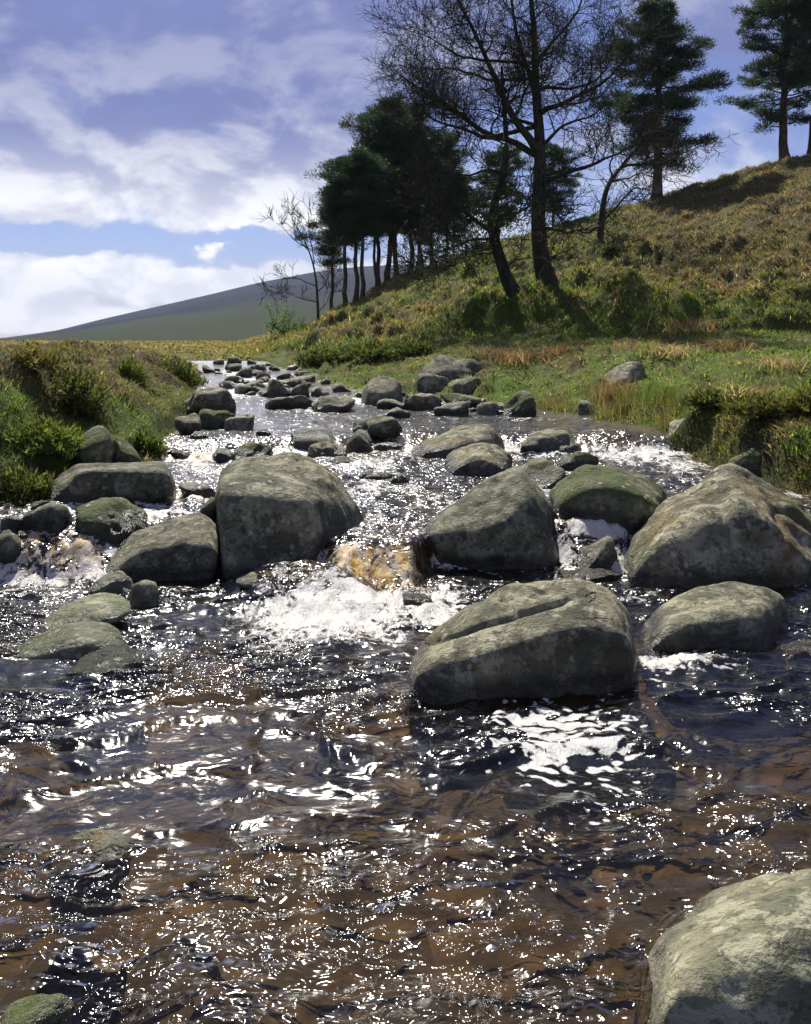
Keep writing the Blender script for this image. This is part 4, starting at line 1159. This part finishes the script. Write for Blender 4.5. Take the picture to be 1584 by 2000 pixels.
def pine_meshes(kind):
    """kinds of Scots pine: height 1 unit = metres, built once and shared"""
    if kind in PINES: return PINES[kind]
    H, cb, rad, nb, seed, top, droop = {
        'dense':   (10.2, .22, 2.9, 104, 3, .40, .10),
        'flat':    (10.5, .20, 3.7, 76, 5, .70, .06),
        'tall':    (9.6, .44, 1.75, 56, 8, .62, .05),
        'slim':    (8.6, .42, 1.45, 50, 12, .5, .05),
        'broad':   (8.8, .30, 2.2, 66, 15, .8, .05),
    }[kind]
    rng = np.random.RandomState(seed)
    zz = np.linspace(0, H * .97, 18); bend = np.cumsum(rng.normal(size=(18, 2)) * .035, axis=0)
    TP = np.stack([bend[:, 0] + .10 * np.sin(zz * .35), bend[:, 1], zz], 1); TP -= np.array([TP[0, 0], TP[0, 1], 0]); r0 = H * {'dense': .027, 'flat': .027}.get(kind, .0165)
    TR = r0 * (1 - .86 * (zz / H)); TR[0] *= 1.4; TR[1] *= 1.1
    tb = Tubes(); tb.add(TP, TR, 10)
    br = Tubes(); cl = []
    for k in range(nb):
        f = cb + (1 - cb) * ((k + rng.uniform(0, 1)) / nb) ** .92
        g = (f - cb) / (1 - cb)
        prof = (min(1, .35 + 2.4 * g)) * (1 - max(0, g - top) / (1.0 - top + .02)) ** .62 if g > top else min(1, .45 + 1.6 * g)
        z = f * H * .97; i = min(int(f * 17), 16); q = lerp(TP[i], TP[i + 1], f * 17 - i)
        ln_ = rad * prof * rng.uniform(.38, 1.12) * (1 + .45 * float(vnoise(np.array([g * 5.0 + seed]), np.array([math.cos(k * 2.399) * 1.2 + seed]), seed=seed)[0])) + .12
        a = k * 2.399 + rng.uniform(-.5, .5)
        el = rng.uniform(-.15, .28) - droop * (1 - g) * 3 + .35 * g
        B = wander(rng, q, (math.cos(a) * math.cos(el), math.sin(a) * math.cos(el), math.sin(el)), ln_, 7, .16, .05)
        br.add(B, np.maximum(.052 * (1 - .8 * np.linspace(0, 1, 7)) * (.5 + .6 * (1 - g)) * H / 10, .012), 5)
        nc = 2 + int(ln_ * 1.7)
        for c in range(nc):
            t = rng.uniform(.42, 1.0) if c else 1.0
            j = min(int(t * 6), 5); cc = lerp(B[j], B[j + 1], t * 6 - j) + rng.normal(size=3) * np.array([.22, .22, .08])
            s = rng.uniform(.34, .68) * (.75 + .25 * min(1, ln_)) * (1.0 if g < .85 else .75)
            cl.append((cc, s))
            tw = np.stack([B[j], lerp(B[j], cc, .5) + rng.normal(size=3) * .05, cc]); br.add(tw, np.array([.016, .012, .008]), 3)
    per = 165
    Cc = np.repeat(np.array([c for c, s in cl]), per, 0); Ss = np.repeat(np.array([s for c, s in cl]), per)
    n = len(Cc); dr = rand_unit(rng, n); rr = rng.uniform(.0, 1, n) ** .55
    P = Cc + dr * (Ss * rr)[:, None] * np.array([1, 1, .46])
    Dv = dr * np.array([1, 1, .5]) + np.array([0, 0, .45]) + rng.normal(size=(n, 3)) * .35; Dv /= np.linalg.norm(Dv, axis=1)[:, None]
    V, Fc = sprays(P, Dv, rng.uniform(.10, .26, n), rng.uniform(.03, .05, n), rng)
    base = C(.026, .050, .027); alt = C(.050, .080, .034)
    col = base + (alt - base) * rng.uniform(0, 1, (n, 1)); col *= rng.uniform(.75, 1.25, (n, 1))
    o1 = mesh_obj("trunk", *tb.mesh(), M_PINE); o2 = mesh_obj("branch_frame", *br.mesh(), M_PINE); o3 = mesh_obj("crown", V, Fc, M_NEEDLE, smooth=False)
    add_attr(o3, "bcol", np.repeat(col, 3, 0), 'FLOAT_COLOR')
    ms = [(o.name.split('.')[0], o.data) for o in (o1, o2, o3)]
    for o in (o1, o2, o3): bpy.data.objects.remove(o)
    PINES[kind] = (H, ms)
    return PINES[kind]


def pine(kind, u, vb, vt, D, label, rot, group=None, lean=0.0):
    H, ms = pine_meshes(kind)
    x = (u - U0) / F * D; z = ground(x, D)
    h = CAMZ + (VH - vt) / F * D - z
    root = empty("pine_tree", (x, D, z - .12)); root.rotation_euler = (0, lean, rot)
    s = h / H; root.scale = (s * 1.0, s * 1.0, s)
    tag(root, label, "pine tree", group)
    for nm, me in ms:
        o = bpy.data.objects.new(nm, me); COL.objects.link(o); o.parent = root
    return root


pine('dense', 1281, 405, -6, 46.5, "tall full crowned pine alone on the hillside crest, right of the oaks", .4)
pine('flat', 1534, 322, -40, 45.5, "pine with a high flat crown and drooping side boughs on the hilltop", 2.2)
pine('tall', 1580, 300, -60, 47.5, "slender pine close behind the flat crowned hilltop pine", 4.0)
pine('broad', 1078, 440, 282, 49.0, "small bushy pine peeping over the crest behind the tall oak", 1.0)
pine('broad', 975, 470, 290, 52.0, "dark pine on the crest behind the leaning oak", 3.3)
def gl(u):
    if u == 757: return "tallest pine, topping all others of the grove on the crest"
    if u in (676, 694, 707): return "pine with a bare slender trunk at the open end of the grove"
    return "dark pine crowded into the grove on the crest of the slope"


GRV = "pines of the grove on the crest"
for (k, u, vb, vt, D, r) in [('tall', 676, 600, 300, 45, .3), ('slim', 694, 596, 286, 44.5, 1.7), ('tall', 707, 590, 292, 44, 3.1),
                             ('tall', 757, 545, 188, 48, 4.4), ('broad', 775, 540, 205, 50, 5.2), ('slim', 800, 530, 215, 49, .9), ('tall', 822, 528, 240, 51, 2.5),
                             ('broad', 845, 520, 262, 50, 3.9), ('slim', 872, 515, 280, 52, 5.6), ('tall', 735, 570, 330, 47, 2.0),
                             ('broad', 815, 530, 330, 47, 1.2), ('slim', 650, 612, 372, 47, 4.9), ('broad', 885, 510, 340, 50, .2), ('slim', 742, 560, 268, 50, 3.6)]:
    pine(k, u, vb, vt, D, gl(u), r, GRV)


# ------------------------------------------------------------------ grasses and ground cover
def blades(P, Hh, Wd, lean, rng, curl=.5):
    """n blades: two sections and a tip, leaning over along 'lean' (n,2)"""
    n = len(P); a = rng.uniform(0, 2 * PI, n); sx = np.stack([np.cos(a), np.sin(a), np.zeros(n)], 1) * (Wd * .5)[:, None]
    ld = np.concatenate([lean, np.zeros((n, 1))], 1) * Hh[:, None]
    up = np.zeros((n, 3)); up[:, 2] = Hh
    l2 = np.clip((lean ** 2).sum(1), 0, 1.2)
    m = P + up * .55 + ld * .28; t = P + up * (1 - .38 * l2 * curl)[:, None] + ld * .95
    V = np.stack([P - sx, P + sx, m + sx * .8, m - sx * .8, t], 1).reshape(-1, 3)
    b = np.arange(n)[:, None] * 5
    F3 = np.concatenate([b + np.array([[0, 1, 2]]), b + np.array([[0, 2, 3]]), b + np.array([[3, 2, 4]])])
    return V, F3


def sample_polar(rng, n, u0, u1, d0, d1, pw=0.0):
    u = rng.uniform(u0, u1, n); d = np.exp(rng.uniform(math.log(d0), math.log(d1), n))
    return (u - U0) / F * d, d


def cover(name, label, cat, n, region, keep, hgt, wid, seed, colf, spread=.55, clump=0.0, mat=None, mound=0.0, kind='stuff'):
    rng = np.random.RandomState(seed)
    X, Y = sample_polar(rng, n, *region)
    if clump:
        # gather into tufts
        gx, gy = X.copy(), Y.copy(); k = max(1, int(len(X) / clump)); idx = rng.randint(0, k, len(X))
        r = (.03 + .0022 * gy[idx]) * 1.6
        X = gx[idx] + rng.normal(size=len(X)) * r; Y = gy[idx] + rng.normal(size=len(X)) * r
        tone = rng.uniform(.75, 1.25, k)[idx]; tl = (rng.normal(size=(k, 2)) * .35)[idx]
    else:
        tone = np.ones(len(X)); tl = np.zeros((len(X), 2))
    Z = terrain(X, Y); W = water_level(X, Y); xl, xr = edges(Y)
    c, u, v = region_color(X, Y)
    ok = keep(X, Y, Z, W, xl, xr, u, v) & ~((X > xl + .02) & (X < xr - .02) & (Y < 26))
    for (rx, ry, hw, hd, tp) in ROCKS:
        ok &= ~((np.hypot((X - rx) / (hw * .92), (Y - ry) / (hd * .92)) < 1) & (Z < tp))
    X, Y, Z, c, tone, tl, u, v = X[ok], Y[ok], Z[ok], c[ok], tone[ok], tl[ok], u[ok], v[ok]
    n = len(X)
    hh = hgt(Y, rng, n); ww = wid(Y, rng, n)
    lean = rng.normal(size=(n, 2)) * spread + tl
    V, Fc = blades(np.stack([X, Y, Z - .03], 1), hh, ww, lean, rng)
    col = colf(c, rng, n, u, v, X, Y) * tone[:, None]
    o = mesh_obj(name, V, Fc, mat or M_GRASS, smooth=False)
    add_attr(o, "bcol", np.repeat(col, 5, 0), 'FLOAT_COLOR')
    tag(o, label, cat, kind=kind)
    return o


def jitter(c, rng, n, a=.35):
    return c * rng.uniform(1 - a, 1 + a, (n, 1)) * (1 + rng.normal(size=(n, 3)) * .06)


STRAW = C(.46, .34, .15); DARKG = C(.05, .075, .018)


def col_mix(frac_straw, frac_dark):
    def f(c, rng, n, u, v, X, Y):
        r = rng.uniform(size=n)
        c = np.where((r < frac_straw)[:, None], STRAW, c); c = np.where((r > 1 - frac_dark)[:, None], DARKG, c)
        return jitter(c, rng, n)
    return f


# left bank: lush grass low down, brown rough growth above
cover("grass", "lush green grass spilling down the left bank", "grass", 62000, (-260, 480, 6.0, 18), lambda X, Y, Z, W, xl, xr, u, v: (X < xl + .05),
      lambda Y, r, n: r.uniform(.03, .095, n), lambda Y, r, n: .0035 + .0007 * Y + 0 * r.uniform(size=n), 301, col_mix(.04, .12), spread=.6, clump=14)
cover("heather", "brown heather and rough dry growth along the top of the left bank", "heather", 42000, (-260, 470, 6.6, 22), lambda X, Y, Z, W, xl, xr, u, v: (X < xl - .25) & (v < 860) & (fbm(X * 1.6, Y * 1.6, octv=3, seed=82) > -.1),
      lambda Y, r, n: r.uniform(.03, .085, n), lambda Y, r, n: .006 + .0009 * Y + 0 * r.uniform(size=n), 302,
      lambda c, rng, n, u, v, X, Y: jitter(np.where((rng.uniform(size=n) < .45)[:, None], C(.18, .115, .05), np.where((rng.uniform(size=n) < .25)[:, None], DARKG, c)), rng, n), spread=.9, clump=30)
cover("rush_grass", "tall wispy rushes on the crown of the left bank", "rushes", 3600, (20, 330, 8.0, 12), lambda X, Y, Z, W, xl, xr, u, v: (X < xl - .5) & (v < 720),
      lambda Y, r, n: r.uniform(.12, .26, n), lambda Y, r, n: .006 + 0 * Y, 303, lambda c, rng, n, u, v, X, Y: jitter(np.where((rng.uniform(size=n) < .6)[:, None], C(.21, .145, .06), C(.10, .12, .035)), rng, n), spread=.22, clump=30)
# right terrace
cover("meadow_grass", "bright green grass on the flat terrace at the right", "grass", 85000, (560, 1750, 7.0, 24.5), lambda X, Y, Z, W, xl, xr, u, v: (X > xr - .03) & (Y < np.interp(u, U_H, D_F) + 1.0) & ~((Y < 9.9) & (X < xr + .07)),
      lambda Y, r, n: r.uniform(.03, .11, n), lambda Y, r, n: .004 + .0008 * Y + 0 * r.uniform(size=n), 304, col_mix(.09, .08), spread=.65, clump=12)
cover("bank_shrub", "dark leafy moss and shrub overhanging the right bank edge", "shrub", 26000, (1150, 1800, 6.6, 10.6), lambda X, Y, Z, W, xl, xr, u, v: (X > xr + .0) & (X < xr + .85) & (fbm(X * 2.1, Y * 2.1, octv=2, seed=317) > -.35),
      lambda Y, r, n: r.uniform(.03, .09, n), lambda Y, r, n: .014 + 0 * Y, 305, lambda c, rng, n, u, v, X, Y: jitter(np.where((rng.uniform(size=n) < .55)[:, None], C(.15, .135, .035), C(.06, .07, .02)), rng, n), spread=1.1, clump=40, mat=M_LEAF)
cover("reeds", "brown dry reeds standing along the terrace shore", "reeds", 5200, (940, 1360, 10.3, 13.5), lambda X, Y, Z, W, xl, xr, u, v: (X > xr - .06) & (X < xr + .55) & (fbm(X * 1.3, Y * 1.3, octv=2, seed=311) > -.15),
      lambda Y, r, n: r.uniform(.12, .36, n), lambda Y, r, n: .008 + 0 * Y, 306, lambda c, rng, n, u, v, X, Y: jitter(np.where((rng.uniform(size=n) < .6)[:, None], C(.22, .15, .06), C(.10, .14, .03)), rng, n), spread=.28, clump=22)
cover("dry_litter", "pale broken bracken stalks strewn over the terrace grass", "bracken", 2600, (900, 1750, 7.2, 22), lambda X, Y, Z, W, xl, xr, u, v: (X > xr + .2) & (fbm(X * .8, Y * .8, octv=2, seed=313) > .02),
      lambda Y, r, n: r.uniform(.05, .12, n), lambda Y, r, n: .005 + .0006 * Y, 307, lambda c, rng, n, u, v, X, Y: jitter(C(.50, .36, .17) * np.ones((n, 1)), rng, n), spread=2.4, clump=7)
# hillside
cover("hill_grass", "tussocky gold and green grass covering the hillside", "grass", 125000, (480, 1760, 21, 54), lambda X, Y, Z, W, xl, xr, u, v: (X > xr) & (Y > np.interp(u, U_H, D_F) - .6),
      lambda Y, r, n: r.uniform(.05, .20, n), lambda Y, r, n: .010 + .0005 * Y + 0 * r.uniform(size=n), 308, col_mix(.05, .14), spread=.7, clump=18)
cover("bracken", "brown dead bracken over the upper right of the hillside", "bracken", 26000, (1080, 1760, 23, 50), lambda X, Y, Z, W, xl, xr, u, v: (v < 640) & (sstep(1120, 1330, u) * sstep(640, 520, v) + .5 * fbm(X * .45, Y * .45, octv=4, seed=81) > .35),
      lambda Y, r, n: r.uniform(.06, .20, n), lambda Y, r, n: .03 + 0 * Y, 309, lambda c, rng, n, u, v, X, Y: jitter(np.where((rng.uniform(size=n) < .6)[:, None], C(.17, .115, .068), C(.30, .22, .12)), rng, n), spread=1.3, clump=20)
cover("moor_grass", "dry golden grass of the moor beyond the stream", "grass", 42000, (-200, 640, 18, 420), lambda X, Y, Z, W, xl, xr, u, v: (X < xl) | (Y > 26),
      lambda Y, r, n: r.uniform(.06, .17, n) * (1 + np.clip(Y - 80, 0, 400) * .006), lambda Y, r, n: .012 + .0016 * Y, 310, col_mix(.10, .06), spread=.6, clump=14)


def bush(u, v, w, h, label, seed, c1, c2, name="heath_bush", n=2600, size=(.03, .07), lift=.0, D=None):
    """a low dense shrub: woody stems and small leaves spread through a lumpy dome"""
    rng = np.random.RandomState(seed); x, y, z = hit(u, v)
    if D: y = D; x = (u - U0) / F * D
    W2 = w / F * y / 2; Hh = h / F * y; y += W2 * .6; x = (u - U0) / F * y; z = ground(x, y)
    root = empty(name, (x, y, z)); tag(root, label, "bush")
    tb = Tubes()
    for k in range(14):
        a = rng.uniform(0, 2 * PI); tb.add(wander(rng, (0, 0, -.05), (math.cos(a), math.sin(a), .9), Hh * rng.uniform(.8, 1.1), 6, .2, .05), np.linspace(.014, .004, 6) * (Hh / .4), 4)
    mesh_obj("stem", *tb.mesh(), M_OAK, root)["kind"] = 'stuff'
    d = rand_unit(rng, n); d[:, 2] = np.abs(d[:, 2])
    lump = 1 + .75 * fbm(d[:, 0] * 2.6 + seed, d[:, 1] * 2.2, d[:, 2] * 2.2, 3, seed)
    r = rng.uniform(0, 1, n) ** .5 * lump
    P = d * r[:, None] * np.array([W2, W2 * .8, Hh]) + np.array([0, 0, lift])
    Dv = d * .6 + rand_unit(rng, n) * .7 + np.array([0, 0, .35]); Dv /= np.linalg.norm(Dv, axis=1)[:, None]
    k = max(1.0, y / 10)
    V, Fc = sprays(P, Dv, rng.uniform(*size, n) * k, rng.uniform(size[0] * .5, size[0] * .8, n) * k, rng)
    col = np.where((rng.uniform(size=n) < .5)[:, None], c1, c2)
    o = mesh_obj("foliage", V, Fc, M_LEAF, root, smooth=False); add_attr(o, "bcol", np.repeat(jitter(col, rng, n), 3, 0), 'FLOAT_COLOR')


DK, BR, OL, MG = C(.065, .085, .026), C(.19, .135, .06), C(.135, .15, .04), C(.13, .19, .032)
for i, (u, v, w, h, lab, a, b, D) in enumerate([
        (150, 800, 110, 95, "dark leafy bush on the left bank above the rush tuft", DK, OL, None),
        (60, 745, 130, 40, "brown heather bush near the top of the left bank", BR, OL, None),
        (250, 745, 60, 48, "rounded green hummock bush on the crest of the left bank", OL, MG, None),
        (345, 752, 100, 46, "dark spreading bush over the flat topped shore rock", OL, DK, None),
        (130, 705, 150, 30, "wide brown dry bush on the crown of the left bank", BR, OL, None),
        (40, 985, 150, 75, "dark moss bush overhanging the water at the left bank", DK, OL, None),
        (85, 905, 130, 60, "bright green leafy cushion above the dark overhang", MG, OL, None),
        (285, 870, 60, 36, "green moss cushion beside the domed boulder", MG, DK, None),
        (640, 712, 120, 28, "dark bush at the scarp's foot under the fallen branch", DK, OL, None),
        (740, 700, 130, 26, "dark bush midway along the scarp behind the stream", DK, OL, None),
        (820, 690, 110, 26, "dark bush at the scarp's end before the leaning oak", DK, OL, None),
        (1195, 520, 32, 18, "small dark round tussock beside the gnarled tree", DK, DK, None),
        (1480, 860, 150, 36, "mossy brown shrub spilling over the right bank", C(.15, .14, .035), DK, None),
        (1385, 822, 90, 26, "low green shrub on the right bank edge above the pale block", OL, DK, None),
        (1590, 835, 110, 40, "thick yellow green shrub on the right bank edge", C(.17, .16, .035), OL, None)]):
    bush(u, v, w, h, lab, 500 + i, a, b, D=D)


# single plants that can be told apart
def tuft(name, label, u, v, n, h, seed, col, cat='plant', spread=.45, D=None, wid=.008, r=.05):
    rng = np.random.RandomState(seed); x, y, z = hit(u, v)
    if D: y = D; x = (u - U0) / F * D
    z = ground(x, y)
    P = np.zeros((n, 3)); P[:, :2] = rng.normal(size=(n, 2)) * r; P[:, 2] = -.03
    V, Fc = blades(P, rng.uniform(.5, 1, n) * h, np.full(n, wid), rng.normal(size=(n, 2)) * spread, rng)
    o = mesh_obj(name, V, Fc, M_GRASS, smooth=False, loc=(x, y, z))
    add_attr(o, "bcol", np.repeat(jitter(np.array(col) * np.ones((n, 1)), rng, n), 5, 0), 'FLOAT_COLOR')
    tag(o, label, cat)


tuft("rush_tuft", "tall wispy brown rush clump crowning the left bank", 105, 705, 260, .40, 409, C(.20, .14, .06), spread=.3, r=.13, wid=.006)
tuft("rush_tuft", "dark green rush tuft above the long slab on the left bank", 118, 880, 150, .36, 401, C(.07, .115, .025), spread=.4)
tuft("dry_grass_tuft", "wisp of pale dry grass hanging beside the mossy domed boulder", 280, 905, 50, .2, 402, C(.40, .30, .14), spread=.6)
tuft("rush_tuft", "brown green rush clump at the left waterline beside the rapids", 318, 880, 120, .16, 403, C(.16, .13, .05), spread=.3, r=.02, wid=.012)
tuft("rush_tuft", "reddish rush clump in front of the boulder on the terrace", 1205, 785, 260, .42, 404, C(.20, .125, .055), spread=.28, r=.18)
tuft("rush_tuft", "green rush clump right of the boulder on the terrace", 1290, 800, 200, .34, 405, C(.10, .14, .03), spread=.32, r=.15)
tuft("dry_fern", "pale withered fern curling over the right bank edge", 1440, 800, 60, .3, 406, C(.52, .38, .18), spread=1.0, wid=.014, r=.06)
tuft("dry_fern", "withered bracken heap at the foot of the hillside", 1345, 655, 220, .5, 407, C(.40, .26, .13), spread=1.6, wid=.02, r=.5)
tuft("dry_fern", "brown bracken clump on the green terrace by the reeds", 1030, 700, 200, .4, 408, C(.24, .15, .075), spread=1.2, wid=.02, r=.3)

for i, (u, v, nn, hh, lab) in enumerate([
        (1100, 690, 120, .34, "brown bracken wisp on the terrace before the oaks"), (1310, 705, 160, .36, "tan bracken clump on the terrace beyond the boulder"),
        (1420, 690, 140, .34, "dry bracken clump on the green flat below the log"), (1530, 735, 120, .28, "straw coloured fern litter on the right of the terrace"),
        (1250, 690, 90, .30, "thin straw clump behind the terrace boulder"), (960, 690, 130, .34, "brown fern clump above the dark outcrop"),
        (1490, 775, 110, .22, "pale grass clump near the right bank shrubs")]):
    tuft("dry_fern", lab, u, v, nn, hh, 420 + i, [C(.24, .15, .075), C(.36, .26, .13)][i % 2], spread=1.2, wid=.014, r=.2)


# green leaved fallen limb below the young tree
def fallen_limb():
    rng = np.random.RandomState(77)
    D = 33.0; x, z = (600 - U0) / F * D, 0; z = ground(x, D)
    root = empty("fallen_branch", (x, D, z)); tag(root, "fallen crooked branch with pale green leaves below the young bare tree", "branch")
    org = np.array([x, D, z]); tb = Tubes(); pts = []
    main = resample(np.array([unproj(q[0], q[1], D + q[2]) - org for q in [(634, 652, .4), (610, 660, 0), (585, 664, -.2), (560, 655, -.3), (540, 640, -.3), (525, 630, -.2)]]), 12)
    tb.add(main, .05 * (1 - .7 * np.linspace(0, 1, 12)), 6)
    for k in range(26):
        i = rng.randint(3, 12); B = wander(rng, main[i], rng.normal(size=3) * .6 + np.array([-.2, 0, .5]), rng.uniform(.4, .9), 6, .25, .08); tb.add(B, .016 * (1 - .6 * np.linspace(0, 1, 6)), 4); pts.append(B[2:])
    mesh_obj("limb", *tb.mesh(), M_OAK, root)
    P = np.repeat(np.concatenate(pts), 16, 0); P = P + rng.normal(size=P.shape) * .09; n = len(P)
    V, Fc = sprays(P, rand_unit(rng, n), rng.uniform(.05, .10, n), rng.uniform(.03, .05, n), rng)
    o = mesh_obj("foliage", V, Fc, M_LEAF, root, smooth=False)
    add_attr(o, "bcol", np.repeat(jitter(C(.13, .20, .05) * np.ones((n, 1)), rng, n), 3, 0), 'FLOAT_COLOR')


fallen_limb()


def log():
    x, y, z = hit(1550, 655); D = y
    org = np.array([x, D, ground(x, D)]); root = empty("fallen_log", org); tag(root, "mossy fallen log with a broken fork at the foot of the hillside", "log")
    P = resample(np.array([unproj(q[0], q[1], D + q[2]) - org for q in [(1512, 668, 0), (1530, 655, .1), (1560, 645, .3), (1600, 640, .5), (1660, 632, .8)]]), 12)
    tb = Tubes(); tb.add(P, np.linspace(.05, .10, 12), 9); mesh_obj("trunk", *tb.mesh(), M_OAK, root)
    for q in ([(1524, 660, .05), (1518, 648, .0), (1524, 640, -.1)], [(1545, 650, .2), (1562, 636, .1), (1566, 628, .1)]):
        B = resample(np.array([unproj(a, b, D + c) - org for a, b, c in q]), 6); tb = Tubes(); tb.add(B, np.linspace(.035, .012, 6), 6); mesh_obj("branch_stub", *tb.mesh(), M_OAK, root)


log()

# sparse evergreen growth low on the oaks
def ivy(root, pts, seed, n, name="ivy_foliage"):
    rng = np.random.RandomState(seed); pts = np.array(pts)
    P = pts[rng.randint(0, len(pts), n)] + rng.normal(size=(n, 3)) * np.array([.30, .30, .20])
    V, Fc = sprays(P, rand_unit(rng, n), rng.uniform(.06, .13, n), rng.uniform(.03, .05, n), rng)
    o = mesh_obj(name, V, Fc, M_NEEDLE, root, smooth=False)
    add_attr(o, "bcol", np.repeat(jitter(C(.045, .062, .022) * np.ones((n, 1)), rng, n), 3, 0), 'FLOAT_COLOR')


pp = np.concatenate([l[0][2:12] for l in oak2[2][1:5]] + [oak2[1][9:15]])
ivy(oak2[0], pp, 55, 5200)


# ------------------------------------------------------------------ haze
def haze():
    x0, x1, y0, y1, zb, zt = -4200, 4200, -1000, 4200, -300, 190
    V = [(x, y, z) for z in (zb, zt) for y in (y0, y1) for x in (x0, x1)]
    Fc = [(0, 2, 3, 1), (4, 5, 7, 6), (0, 1, 5, 4), (2, 6, 7, 3), (0, 4, 6, 2), (1, 3, 7, 5)]
    m, nt, out = new_mat("thin_air")
    pv = nt.node('ShaderNodeVolumePrincipled'); pv.inputs['Color'].default_value = (.62, .72, 1.0, 1); pv.inputs['Density'].default_value = HAZE
    nt.l.new(pv.outputs[0], out.inputs['Volume'])
    o = mesh_obj("haze", V, Fc, m, smooth=False); tag(o, "thin blue air over the valley", "haze", kind='stuff')


HAZE = .00013
haze()
